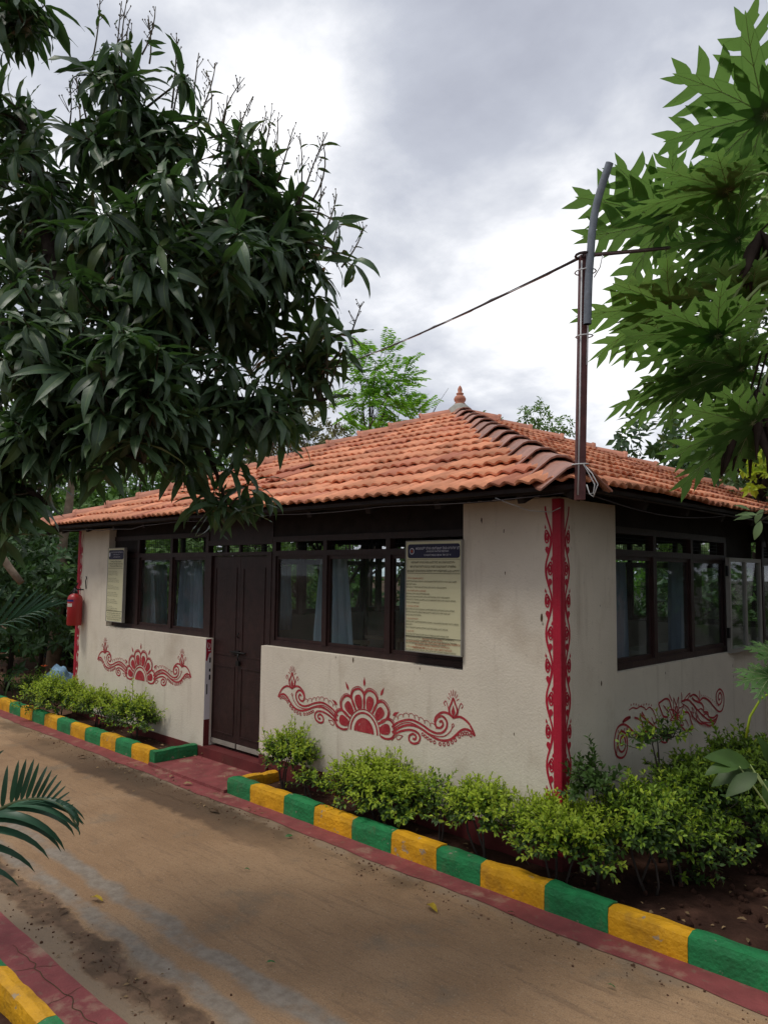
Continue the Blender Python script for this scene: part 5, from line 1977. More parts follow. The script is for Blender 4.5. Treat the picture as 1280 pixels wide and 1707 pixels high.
    for c, r_, n in lobes:
        pts = in_ball(int(n * 1.25)) * r_
        for p in pts:
            P = np.array(c) + p
            q = np.argmin(((SK - P) ** 2).sum(1) + rng.random(len(SK)) * .02)
            B = SK[q]
            ax = unit((P - B) * .8 / (np.linalg.norm(P - B) + .1) + np.array([0, 0, .35]) + rng.normal(size=3) * .25)
            ln = np.linalg.norm(P - B)
            if ln < .9:
                twigs.tube(curve3(B, P, (0, 0, rng.uniform(-.12, .05) * ln), 4), [.006 + .004 * ln, .006, .005, .004, .0035], 4, 0, False)
            else:
                twigs.tube(curve3(P - ax * .45 + np.array([0, 0, -.15]), P, (0, 0, 0), 3), [.006, .005, .004, .0035], 4, 0, False)
            whorl(P, ax, int(rng.integers(8, 13)), .205)
            if rng.random() < .6:
                whorl(P - ax * .11, ax, int(rng.integers(3, 6)), .20)
    # drooping tips at the lower right edge
    for px, py in ((440, 855), (415, 860), (330, 870), (310, 820), (360, 880), (395, 775), (455, 725), (430, 690), (545, 560), (575, 610), (590, 470), (565, 400), (470, 760)):
        P = np.array(at_d(px, py - 25, rng.uniform(3.45, 3.75)))
        q = np.argmin(((SK - P) ** 2).sum(1))
        twigs.tube(curve3(SK[q], P, (0, 0, .04), 5), [.007, .006, .005, .004, .004, .003], 4, 0, False)
        whorl(P, [rng.normal() * .3, rng.normal() * .3, -.5], int(rng.integers(4, 8)), .20)
    # bare flowering spikes standing out of the top of the crown, with a few small leaves
    for px, py, h in ((168, 60, 75), (195, 110, 140), (206, 60, 80), (228, 90, 75), (243, 45, 45), (258, 60, 45), (290, 135, 95), (297, 160, 70), (325, 130, 55), (340, 150, 60), (352, 175, 75), (368, 205, 60), (395, 215, 70), (405, 230, 60), (385, 240, 60), (432, 255, 90), (446, 265, 100), (455, 250, 70), (475, 260, 60),
                      (500, 300, 90), (512, 290, 90), (525, 290, 70), (535, 330, 50), (545, 350, 35), (560, 385, 40), (575, 400, 30), (140, 165, 50), (150, 160, 40), (130, 170, 40), (160, 160, 45), (590, 520, 20), (380, 160, 40), (420, 240, 50)):
        d = rng.uniform(3.5, 3.8)
        b = at_d(px + rng.normal() * 4 - 6, py + 45, d)
        t = at_d(px + rng.normal() * 10 + (px - 250) * .05, py - h * .78, d + rng.normal() * .1)
        pts = curve3(b, t, (rng.normal() * .01, rng.normal() * .01, 0), 5)
        twigs.tube(pts, [.0050, .0044, .0038, .0032, .0027, .0022], 4)
        L_ = (t - b).length
        for k in range(int(4 + L_ * 14)):
            f = rng.uniform(.3, .97)
            p = b.lerp(t, f)
            a = rng.random() * 6.28
            l_ = rng.uniform(.02, .09) * (1.2 - f * .7)
            e_ = p + Vector((math.cos(a) * l_ * .6, math.sin(a) * l_ * .6, l_ * .85))
            twigs.tube([p, e_], [.0022, .0016], 3)
            twigs.tube([e_, e_ + Vector((0, 0, .006))], [.0034, .003], 4)
        for k in range(int(rng.integers(1, 5))):
            f = rng.uniform(.15, .85)
            p = np.array(b.lerp(t, f))
            a = rng.random() * 6.28
            mats_.append(frame([math.cos(a), math.sin(a), rng.uniform(-.2, .5)], rng.normal(size=3) * .6 + [0, 0, 1], p, rng.uniform(.05, .10)))
            idx.append(int(rng.integers(6)))
    o_ = twigs.build('twig', M['twig_green'], tr)
    o_['kind'] = 'stuff'
    mats_ = np.array(mats_)
    idx = np.array(idx)
    # the leaves that show largest become single parts
    ctr = mats_[:, :3, 3]
    dv = ctr - camp
    dep = dv @ np.array(AF)
    px_ = 640 + FPX * (dv @ np.array(AX)) / dep
    py_ = 853.5 - FPX * (dv @ np.array(AU)) / dep
    vis = (px_ > 5) & (px_ < 640) & (py_ > 0) & (py_ < 920)
    size = np.linalg.norm(mats_[:, :3, 0], axis=1) / dep
    # rank by nearness, since near leaves hide the rest
    order = np.argsort(np.where(vis, dep - size * 4, 99))
    pick = order[:298]
    tm = [np_mesh('leaf', v, f, [M['mango'], M['mango_rib']], RIB) for v, f in ML]
    for i in pick:
        obj('leaf', tm[idx[i]], tr, Matrix(mats_[i].tolist()))
    keep = order[298:]
    V, F = scatter(ML, mats_[keep], idx[keep])
    o_ = obj('foliage', np_mesh('foliage', V, F, [M['mango'], M['mango_rib']], RIB * len(keep)), tr)
    o_['kind'] = 'stuff'


mango_tree()


# ---------------------------------------------------------------- papaya
def papaya_leaf(seed):
    """palmate blade in its own plane: lobes round the stalk end at the origin, main lobe along +x"""
    r_ = random.Random(seed)
    V, F, veins = [], [], []

    def tri(a, b, c):
        n = len(V)
        V.extend([a, b, c])
        F.append((n, n + 1, n + 2))
    angs = [0, 34, -34, 70, -70, 108, -108, 142, -142]
    lens = [1, .96, .96, .84, .84, .66, .66, .42, .42]
    for a, L0 in zip(angs, lens):
        a = R(a + r_.uniform(-5, 5))
        L0 *= r_.uniform(.9, 1.06)
        ux_, uy = Vector((math.cos(a), math.sin(a), 0)), Vector((-math.sin(a), math.cos(a), 0))
        droop = r_.uniform(.04, .22)
        bend = r_.uniform(-.12, .12)

        def P(t, w_):
            rr = t * L0
            q = ux_ * rr + uy * (w_ + bend * t * t * L0)
            q.z = -droop * rr * rr - .14 * abs(w_) + .06 * math.sin(7 * t + a) * w_
            return q
        ts = [.0, .26, .48, .67, .83, 1.0]
        wb = [.085, .115, .098, .080, .055, 0]
        for k in range(5):
            for sg in (1, -1):
                a0, a1 = P(ts[k], 0), P(ts[k + 1], 0)
                b0, b1 = P(ts[k], sg * wb[k] * L0), P(ts[k + 1], sg * wb[k + 1] * L0)
                n = len(V)
                V.extend([a0, a1, b1, b0])
                F.append((n, n + 1, n + 2, n + 3) if sg > 0 else (n + 3, n + 2, n + 1, n))
                # a pointed side lobe, leaning forward
                if k >= 1 and k < 5:
                    reach = (.0, .17, .235, .19, .10)[k] * L0 * r_.uniform(.6, 1.3)
                    dt_ = ts[k + 1] - ts[k]
                    lean = .05 * r_.uniform(.3, 1.5)

                    def E(f, w_):
                        return P(ts[k] + dt_ * f + lean * w_, sg * ((wb[k] * (1 - min(1, f)) + wb[k + 1] * min(1, f)) * L0 * .97 + reach * w_))
                    ring_ = [E(.03, 0), E(.16, .34), E(.40, .66), E(.72, .86), E(1.22, 1.05), E(1.02, .60), E(.88, .28), E(.80, 0)]
                    if r_.random() < .4:
                        ring_[2:3] = [E(.26, .62), E(.40, .58)]
                    n = len(V)
                    V.extend(ring_)
                    q_ = tuple(range(n, n + len(ring_)))
                    F.append(q_ if sg > 0 else q_[::-1])
                    mid2, tip = E(.7, .5), E(1.0, .9)
                    if k < 4:
                        veins.append(([a0, P((ts[k] + ts[k + 1]) / 2 + .05, sg * wb[k] * L0 * .7), mid2.lerp(tip, .5)], .0035))
        veins.append(([P(t, 0) for t in (0, .2, .4, .6, .8, .95)], .008))
    return V, F, veins


def papaya_meshes(seed):
    V, F, veins = papaya_leaf(seed)
    me = bpy.data.meshes.new('leaf')
    me.from_pydata(V, [], F)
    me.materials.append(M['papaya'])
    bm = bmesh.new()
    bm.from_mesh(me)
    bmesh.ops.remove_doubles(bm, verts=bm.verts, dist=.0015)
    bm.normal_update()
    bm.to_mesh(me)
    bm.free()
    m_ = MB()
    for pts, r_ in veins:
        m_.tube([p - Vector((0, 0, .001)) for p in pts], [r_ * (1 - .75 * i / (len(pts) - 1)) for i in range(len(pts))], 3, 0, False)
    return me, m_.mesh('vein', M['papaya_vein'])


PAP = [papaya_meshes(i) for i in range(7)]


def papaya_tree():
    tx, ty = -1.22, 4.78
    tr = thing('papaya_tree', (tx, ty, 0), 'papaya tree at the right with broad deeply cut leaves on long stalks', 'tree')
    top = Vector((tx, ty, 4.05))
    m_ = MB()
    m_.tube([(tx + .03, ty, -.1), (tx + .02, ty + .02, .8), (tx - .01, ty, 2), (tx, ty, 3.2), top, top + Vector((0, 0, .25))], [.11, .095, .085, .075, .055, .02], 10)
    m_.build('trunk', M['bark_pale'], tr)
    leaves = []                      # px, py, distance, scale
    for px, py, d, s, sp_ in ((1276, 190, 4.3, .58, (-.8, .25)), (1212, 318, 4.5, .54, (-1, .10)), (1112, 366, 4.9, .62, (-1, -.02)), (1290, 265, 4.8, .46, (-1, .05)), (1228, 398, 4.7, .46, (-1, -.12)),
                              (1120, 512, 4.9, .64, (-1, -.02)), (1195, 560, 4.4, .50, (-1, -.2)), (1255, 490, 4.7, .5, (-.9, 0)), (1235, 615, 4.5, .50, (-1, -.25)), (1150, 628, 4.6, .50, (-1, -.32)), (1255, 705, 4.3, .54, (-1, -.3)),
                              (1300, 260, 4.8, .5, (.4, .3)), (1390, 200, 4.6, .6, (.6, .3)), (1450, 330, 4.7, .6, (1, .1)),
                              (1480, 480, 4.7, .6, (1, -.1)), (1440, 600, 4.6, .55, (.8, -.4)), (1380, 420, 5.2, .55, (.3, .2)), (1345, 540, 5.4, .55, (.3, -.2)), (1310, 420, 5.3, .5, (-.6, .1))):
        leaves.append((px, py, d, s, sp_))
    ax, au, af = np.array(AX), np.array(AU), np.array(AF)
    for i, (px, py, d, s, sp_) in enumerate(leaves):
        c = np.array(at_d(px, py, d))
        # the blade slopes away from the stem; its underside looks down towards the path
        x = unit(ax * sp_[0] + np.array([0, 0, 1]) * sp_[1] + rng.normal(size=3) * .12)
        n = unit(np.array([0, 0, .80]) + af * rng.uniform(.30, .55) + rng.normal(size=3) * .12 + ax * sp_[0] * .15)
        m4 = Matrix(frame(x, n, c, s * rng.uniform(.95, 1.05)).tolist())
        me, vn = PAP[i % 7]
        lf = obj('leaf', me, tr, m4)
        obj('vein', vn, lf, m4)
        st_ = top + Vector((rng.uniform(-.04, .04), rng.uniform(-.04, .04), rng.uniform(-.35, .2) + (c[2] - 4.0) * .22))
        C = Vector(c)
        mid = st_.lerp(C, .55) + Vector((0, 0, .12))
        pts = [st_, st_.lerp(mid, .5) + Vector((0, 0, .03)), mid, mid.lerp(C, .6) + Vector((0, 0, .02)), C]
        m_ = MB()
        m_.tube(pts, [.013, .012, .010, .009, .008], 6)
        m_.build('petiole', M['petiole'], lf)
    # withered leaves hanging against the trunk
    for px, py, d, ln in ((1267, 385, 4.5, .30), (1262, 650, 4.4, .42), (1245, 670, 4.4, .40), (1275, 655, 4.6, .42)):
        p = at_d(px, py, d)
        m_ = MB()
        for k in range(7):
            a = rng.random() * 6.28
            q = [p + Vector((math.cos(a) * .03 * j + rng.normal() * .008, math.sin(a) * .03 * j, -ln * j / 5 * rng.uniform(.9, 1.1))) for j in range(6)]
            m_.tube(q, [.006, .022, .030, .026, .016, .004], 5)
        m_.tube([p, p.lerp(top, .6) + Vector((0, 0, .05)), top - Vector((0, 0, .2))], [.006, .007, .008], 5)
        m_.build('withered_leaf', M['dead_leaf'], tr)


papaya_tree()


# ---------------------------------------------------------------- palms
def frond(parent, base, ctrl, tip, nl, ll, m, name='frond', droop=1.0, spread=62, start=.2, wd=.07):
    """arching stalk with leaflets, each leaflet its own part"""
    b, c, t = Vector(base), Vector(ctrl), Vector(tip)
    pts = [(b * (1 - s) ** 2 + c * 2 * s * (1 - s) + t * s * s) for s in [i / 14 for i in range(15)]]
    m_ = MB()
    m_.tube(pts, [.009 * (1 - .8 * i / 14) + .0015 for i in range(15)], 5)
    st_ = m_.build(name, M['palm_stalk'], parent)
    tm = [np_mesh('leaflet', *leaf(1, wd, 7, droop * k, .25, 0, .7, .02, .7), m) for k in (.6, 1.0, 1.5)]
    for i in range(nl):
        f = start + (1 - start) * i / (nl - 1)
        s = min(.999, f)
        k = int(s * 14)
        p = pts[k].lerp(pts[min(14, k + 1)], s * 14 - k)
        d = (pts[min(14, k + 1)] - pts[k]).normalized()
        L_ = ll * (.55 + .75 * math.sin(math.pi * min(1, .18 + f * .74))) * rng.uniform(.92, 1.06)
        for sg in (1, -1):
            side = d.cross(Vector((0, 0, 1))).normalized() * sg
            up = side.cross(d).normalized() * sg
            ang = R(spread * (1.1 - .55 * f) + rng.normal() * 3)
            x = d * math.cos(ang) + side * math.sin(ang) * .92 + up * .32 * (1 if sg > 0 else .9)
            nrm = up + d * -.2 + Vector((rng.normal() * .1, rng.normal() * .1, .3))
            obj('leaflet', tm[int(rng.integers(3))], st_, Matrix(frame(x, nrm, np.array(p), L_).tolist()))
    return st_


pm = thing('palm', (-4.3, .5, 0), 'palm frond with narrow arching leaflets at lower left over the path', 'palm')


def arch_frond(parent, pts, rows_up, rows_dn, d0, m, wk=1.0):
    """one frond seen from the side: leaflets of the far rank stand up, those of the near rank arch over and down"""
    P_ = [Vector(p) for p in pts]
    q = []
    pp = [P_[0] * 2 - P_[1]] + P_ + [P_[-1] * 2 - P_[-2]]
    for i in range(1, len(pp) - 2):
        for j in range(6):
            t = j / 6
            a_, b_, c_, d_ = pp[i - 1], pp[i], pp[i + 1], pp[i + 2]
            q.append(.5 * ((2 * b_) + (c_ - a_) * t + (2 * a_ - 5 * b_ + 4 * c_ - d_) * t * t + (3 * b_ - a_ - 3 * c_ + d_) * t ** 3))
    q.append(P_[-1])
    m_ = MB()
    m_.tube(q, [.008 * (1 - .8 * i / (len(q) - 1)) + .0014 for i in range(len(q))], 5)
    st_ = m_.build('frond', M['palm_stalk'], parent)
    up_m = [np_mesh('leaflet', *leaf(1, .12 * wk, 8, k, .25, 0, .55, .02, .75), m) for k in (.25, .5, 1.0, 2.0)]
    dn_m = [np_mesh('leaflet', *leaf(1, .085 * wk, 10, k, .2, 0, .6, .02, .6), m) for k in (1.15, 1.45, 1.9, 2.5)]

    def pos(f):
        k = f * (len(q) - 1)
        i = min(int(k), len(q) - 2)
        return q[i].lerp(q[i + 1], k - i)
    for f, ang, ln, kind_ in rows_up:
        x = AX * math.cos(R(ang)) + AU * math.sin(R(ang)) + AF * rng.uniform(.1, .3)
        obj('leaflet', up_m[kind_], st_, Matrix(frame(x, -AF + AX * .35 + Vector((rng.normal() * .15, 0, .3)), np.array(pos(f)), ln).tolist()))
    for f, ang, ln, kind_ in rows_dn:
        x = AX * math.cos(R(ang)) + AU * math.sin(R(ang)) - AF * rng.uniform(.05, .3)
        obj('leaflet', dn_m[kind_], st_, Matrix(frame(x, Vector((0, 0, 1)) - AF * .6 + Vector((rng.normal() * .1, 0, 0)), np.array(pos(f)), ln).tolist()))
    return st_


fr_ = [at_d(-150, 1500, 2.5), at_d(-70, 1395, 2.5), at_d(0, 1350, 2.5), at_d(40, 1335, 2.5), at_d(78, 1334, 2.48), at_d(110, 1350, 2.46), at_d(128, 1378, 2.45)]
ups = [(.30, 92, .15, 0), (.345, 88, .14, 0), (.40, 84, .145, 0), (.435, 81, .145, 0), (.475, 78, .14, 0), (.515, 74, .13, 0), (.555, 69, .115, 1), (.59, 64, .105, 1), (.625, 59, .092, 1), (.66, 53, .080, 2), (.695, 45, .068, 2), (.73, 36, .058, 2), (.77, 25, .050, 3), (.81, 12, .045, 3), (.85, 0, .040, 3), (.90, -15, .035, 3)]
dns = [(.06, 22, .36, 1), (.11, 19, .37, 1), (.16, 16, .37, 1), (.21, 13, .37, 1), (.26, 9, .35, 1), (.31, 6, .32, 1), (.36, 4, .30, 0), (.42, 2, .27, 0), (.47, 0, .25, 0), (.52, -2, .225, 0), (.57, -4, .20, 0), (.62, -6, .17, 1), (.67, -10, .14, 1), (.72, -15, .125, 1), (.77, -22, .11, 1), (.83, -30, .09, 2), (.89, -40, .075, 2), (.95, -52, .06, 2), (1.0, -62, .05, 2)]
arch_frond(pm, fr_, ups, dns, 2.5, M['palm'])
fr_ = [at_d(-330, 1560, 2.6), at_d(-260, 1400, 2.6), at_d(-170, 1300, 2.6), at_d(-90, 1290, 2.6), at_d(-45, 1310, 2.6)]
arch_frond(pm, fr_, [(f, 100 - 70 * f, .16, 1) for f in (.3, .36, .42, .48, .54, .60, .66, .72, .78, .84, .9)], [(f, 10 - 40 * f, .2, 1) for f in (.2, .28, .36, .44, .52, .6, .68, .76)], 2.6, M['palm'])
m_ = MB()
m_.tube([at_d(-330, 1740, 2.55), at_d(-330, 1560, 2.6), at_d(-150, 1500, 2.5)], [.05, .03, .010], 8)
m_.build('stem', M['petiole'], pm)
pm = thing('palm', (-8, 2.5, 0), 'dark palm fan of long straight leaflets at left between the mango tree and the kerb', 'palm')
fr_ = [at_d(-330, 1180, 6.6), at_d(-140, 1090, 6.6), at_d(-20, 1050, 6.7), at_d(35, 1028, 6.8), at_d(75, 1012, 6.9)]
ups = [(.36 + .049 * i, 72 - 4.9 * i, .56 - .026 * i, 0) for i in range(13)]
dns = [(.40 + .065 * i, 20 - 3 * i, .32 - .014 * i, 0) for i in range(9)]
arch_frond(pm, fr_, ups, dns, 6.7, M['palm'], .55)
fr_ = [at_d(-330, 1180, 6.6), at_d(-200, 1000, 6.6), at_d(-90, 900, 6.6), at_d(-30, 870, 6.6)]
arch_frond(pm, fr_, [(.3 + .06 * i, 100 - 6 * i, .5, 1) for i in range(11)], [(.35 + .07 * i, 10 - 5 * i, .45, 1) for i in range(9)], 6.6, M['palm'], .6)
m_ = MB()
m_.tube([at_d(-330, 1330, 6.6), at_d(-330, 1180, 6.6)], [.07, .04], 8)
m_.build('stem', M['petiole'], pm)


# ---------------------------------------------------------------- clipped yellow-green shrubs
SL = [leaf(1, .46, 3, .4, .3, 0, 1, 0, .9), leaf(1, .42, 3, .8, .2, 0, 1, 0, .9)]


def shrub(loc, rx, ry, rz, h0, nsh, label, group, leafsize=.046, mats=('young', 'mid', 'old'), young=.55, stems=3, name='shrub', seed=0):
    """stems carrying leafy shoots spread through a flattened, uneven crown"""
    g = np.random.default_rng(seed + 100)
    t = thing(name, loc, label, 'shrub', group)
    x0, y0, z0 = loc
    C = np.array([x0, y0, z0 + h0 + rz * .45])
    mt, mi = [], []
    br = MB()
    for k in range(stems):
        a = g.random() * 6.28
        e_ = C + np.array([math.cos(a) * rx * .4, math.sin(a) * ry * .4, 0])
        br.tube(curve3((x0 + g.normal() * .03, y0 + g.normal() * .02, z0 - .05), e_, (g.normal() * .03, 0, .02), 4), [.009, .008, .007, .006, .004], 5)
    for k in range(nsh):
        v = g.normal(size=3)
        v /= np.linalg.norm(v)
        if v[2] < -.45:
            v[2] *= -.6
        rr = g.uniform(.35, 1.0) ** .6
        lump = 1 + .5 * noise.noise(Vector((v[0] * 1.9 + seed, v[1] * 1.9, v[2] * 1.9)))
        P = C + v * np.array([rx, ry, rz]) * rr * lump
        ax = unit(v * np.array([1, 1, .8]) + np.array([0, 0, .55]) + g.normal(size=3) * .35)
        ln = g.uniform(.06, .15) * (1.35 if rr > .85 and g.random() < .25 else 1)
        n = int(ln / .011)
        out_ = rr * lump
        if rr > .55:
            br.tube([P - ax * .05, P + ax * ln], [.0026, .0012], 3, 0, False)
        e1 = unit(np.cross(ax, [.2, .1, .9]))
        e2 = np.cross(ax, e1)
        for j in range(n):
            f = j / n
            a = j * 1.57 + (0 if j % 2 else 3.14) + g.normal() * .3
            rad = e1 * math.cos(a) + e2 * math.sin(a)
            d = unit(rad * .9 + ax * (.35 + .5 * f) + np.array([0, 0, -.1]))
            nr = unit(ax + np.array([0, 0, .7]) + g.normal(size=3) * .3)
            s = leafsize * g.uniform(.7, 1.25) * (1 - .35 * f)
            mt.append(frame(d, nr, P + ax * ln * f, s))
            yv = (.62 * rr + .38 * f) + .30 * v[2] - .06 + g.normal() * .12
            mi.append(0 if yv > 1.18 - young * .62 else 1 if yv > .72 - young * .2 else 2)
    br.build('stem', M['twig'], t)
    mi = np.array(mi)
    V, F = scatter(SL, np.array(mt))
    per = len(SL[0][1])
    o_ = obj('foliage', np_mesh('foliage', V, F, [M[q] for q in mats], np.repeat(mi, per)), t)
    o_['kind'] = 'stuff'
    return t


GS = 'clipped shrubs along the pavilion wall'
Y0 = 4.02
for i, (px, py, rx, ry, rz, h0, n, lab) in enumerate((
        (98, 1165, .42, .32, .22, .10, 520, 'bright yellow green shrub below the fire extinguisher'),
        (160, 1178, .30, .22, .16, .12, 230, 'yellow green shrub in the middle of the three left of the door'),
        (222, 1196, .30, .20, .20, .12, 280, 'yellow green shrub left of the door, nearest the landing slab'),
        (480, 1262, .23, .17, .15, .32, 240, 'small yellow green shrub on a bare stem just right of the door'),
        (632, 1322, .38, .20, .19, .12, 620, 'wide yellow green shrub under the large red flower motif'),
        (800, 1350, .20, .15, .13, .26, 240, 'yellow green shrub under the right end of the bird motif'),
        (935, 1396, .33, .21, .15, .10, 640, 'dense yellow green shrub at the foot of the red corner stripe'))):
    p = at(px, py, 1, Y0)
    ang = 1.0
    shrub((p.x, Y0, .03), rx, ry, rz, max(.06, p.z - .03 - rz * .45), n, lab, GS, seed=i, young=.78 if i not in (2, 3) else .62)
# a straggling low branch between two of them
p = at(520, 1300, 1, 3.98)
shrub((p.x, 3.98, .03), .14, .10, .06, .13, 34, 'low straggling yellow green sprig between the small and the wide shrub', GS, seed=21, stems=2)
p = at(735, 1345, 1, 4.05)
shrub((p.x, 4.05, .03), .12, .10, .20, .14, 60, 'thin dull green sprig between the wide shrub and the one under the bird', GS, seed=22, stems=2, young=.2)
GR = 'shrubs beside the right wall'
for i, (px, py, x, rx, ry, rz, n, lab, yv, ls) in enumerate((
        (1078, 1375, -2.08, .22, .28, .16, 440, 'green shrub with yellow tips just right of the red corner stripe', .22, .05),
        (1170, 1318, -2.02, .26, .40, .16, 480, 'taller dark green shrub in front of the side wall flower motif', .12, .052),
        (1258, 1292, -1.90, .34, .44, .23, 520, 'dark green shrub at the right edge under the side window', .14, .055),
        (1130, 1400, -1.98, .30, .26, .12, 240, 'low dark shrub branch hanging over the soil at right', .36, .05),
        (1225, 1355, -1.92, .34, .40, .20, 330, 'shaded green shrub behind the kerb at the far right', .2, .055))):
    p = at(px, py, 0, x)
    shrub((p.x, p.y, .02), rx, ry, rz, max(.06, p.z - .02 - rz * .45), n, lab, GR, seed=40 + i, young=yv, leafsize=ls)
p = at(1100, 1224, 0, -2.22)
t_ = shrub((p.x, p.y, .02), .08, .34, .045, p.z - .06, 34, 'arching spray of yellow leaves crossing the side wall motif', GR, seed=61, young=.5, leafsize=.05, stems=2)
p = at(1140, 1465, 2, .05)
shrub((p.x, p.y, .02), .06, .06, .03, .03, 9, 'tiny green seedling in the dark soil behind the kerb', GR, seed=62, young=.3, leafsize=.05, stems=1)
p = at(988, 1300, 1, 4.16)
shrub((p.x, 4.16, .02), .12, .08, .10, p.z - .1, 46, 'dark broad leaved plant against the wall right of the red corner stripe', GR, seed=63, young=.02, leafsize=.06, stems=2, mats=('mid', 'old', 'old'))


# ---------------------------------------------------------------- broad leaved plants at the right edge
def big_leaf_plant(base, leaves, label, m, name='plant', wl=.45, r_=.006):
    t = thing(name, base, label, 'plant')
    tm = [np_mesh('leaf', *leaf(1, wl, 7, d, .18, .03, 1, .04, .8), M[m]) for d in (.35, .7)]
    s_ = MB()
    B = Vector(base)
    for (px, py, d, dx, dz, ln) in leaves:
        p = at_d(px, py, d)
        s_.tube(curve3(B, p, (0, 0, .10), 5), [r_ * 1.4, r_ * 1.2, r_, r_, r_ * .7, r_ * .5], 5)
        x = np.array(AX) * dx + np.array([0, 0, dz]) + rng.normal(size=3) * .1
        obj('leaf', tm[int(rng.integers(2))], t, Matrix(frame(x, np.array([0, 0, .9]) - np.array(AF) * .55 + rng.normal(size=3) * .15, np.array(p), ln).tolist()))
    s_.build('stem', M['petiole'], t)
    return t


b = at_d(1420, 1330, 3.3)
big_leaf_plant((b.x, b.y, .02), [(1250, 1275, 3.3, -1, .25, .22), (1255, 1285, 3.3, -1, -.22, .20), (1262, 1290, 3.2, -.8, -.7, .17), (1285, 1280, 3.3, -.6, .75, .16), (1275, 1300, 3.3, .2, -1, .16), (1290, 1268, 3.3, .9, .3, .18), (1232, 1278, 3.25, -1, .02, .16)],
               'dark green plant with broad pointed leaves at the right edge above the shrubs', 'old')
b = at_d(1330, 1360, 3.6)
t = thing('papaya_seedling', (b.x, b.y, .02), 'young papaya with light green lobed leaves at the right edge of the side wall', 'plant')
for i, (px, py, s_, sx, sz) in enumerate(((1285, 1128, .16, -1, -.1), (1300, 1095, .15, -.8, .3), (1330, 1150, .17, .5, -.3), (1325, 1060, .16, .5, .4))):
    c_ = at_d(px, py, 3.6)
    x = np.array(AX) * sx + np.array([0, 0, sz])
    m4 = Matrix(frame(x, np.array([0, 0, .8]) - np.array(AF) * .5, np.array(c_), s_).tolist())
    lf = obj('leaf', PAP[i][0], t, m4)
    obj('vein', PAP[i][1], lf, m4)
    m_ = MB()
    m_.tube(curve3((b.x, b.y, .75), c_, (0, 0, -.05), 6), [.009, .008, .007, .006, .006, .005, .005], 6)
    m_.build('petiole', M['petiole'], lf)
m_ = MB()
m_.tube([(b.x, b.y, -.02), (b.x, b.y, .78)], [.018, .012], 7)
m_.build('stem', M['petiole'], t)
# yellow stalk curving up out of the shrubs
t = thing('plant_stalk', tuple(at_d(1243, 1230, 3.9)), 'yellow green curved stalk rising from the shrubs by the side wall', 'plant')
m_ = MB()
m_.tube([at_d(1243, 1230, 3.9), at_d(1250, 1195, 3.9), at_d(1268, 1165, 3.9), at_d(1300, 1145, 3.85)], [.007, .007, .006, .005], 6)
m_.build('stem', M['young'], t)

# leafy spray of grey green leaves over the right eave
t = thing('hanging_branch', tuple(at_d(1400, 800, 4.2)), 'branch of grey green leaves hanging in front of the tiles at the right edge', 'branch')
tm = [np_mesh('leaf', *leaf(1, .36, 6, d, .2, .04, 1, .04, .85), M['paleleaf']) for d in (.3, .8)]
s_ = MB()
for (px, py, dx, dz, ln) in ((1262, 858, -1, .15, .11), (1255, 862, -1, -.25, .10), (1268, 868, -.8, -.6, .12), (1280, 860, .3, -1, .12), (1250, 850, -.7, .4, .09), (1285, 850, .5, .3, .12), (1272, 848, -.3, -1, .1), (1300, 862, .4, -1, .13), (1310, 845, 1, 0, .13)):
    p = at_d(px, py, 4.2 + rng.normal() * .05)
    x = np.array(AX) * dx + np.array([0, 0, dz]) + rng.normal(size=3) * .2
    obj('leaf', tm[int(rng.integers(2))], t, Matrix(frame(x, np.array([0, 0, .8]) - np.array(AF) * .6, np.array(p), ln).tolist()))
    s_.tube([at_d(1320, 835, 4.2), p], [.004, .002], 4)
s_.tube([at_d(1480, 800, 4.3), at_d(1400, 815, 4.2), at_d(1320, 835, 4.2)], [.010, .007, .004], 5)
s_.build('stem', M['twig_green'], t)


# ---------------------------------------------------------------- trees behind
QL = (np.array([(0, 0, 0), (.5, -.24, .03), (1, 0, -.06), (.5, .24, .03)], float), np.array([(0, 1, 2, 3)], int))


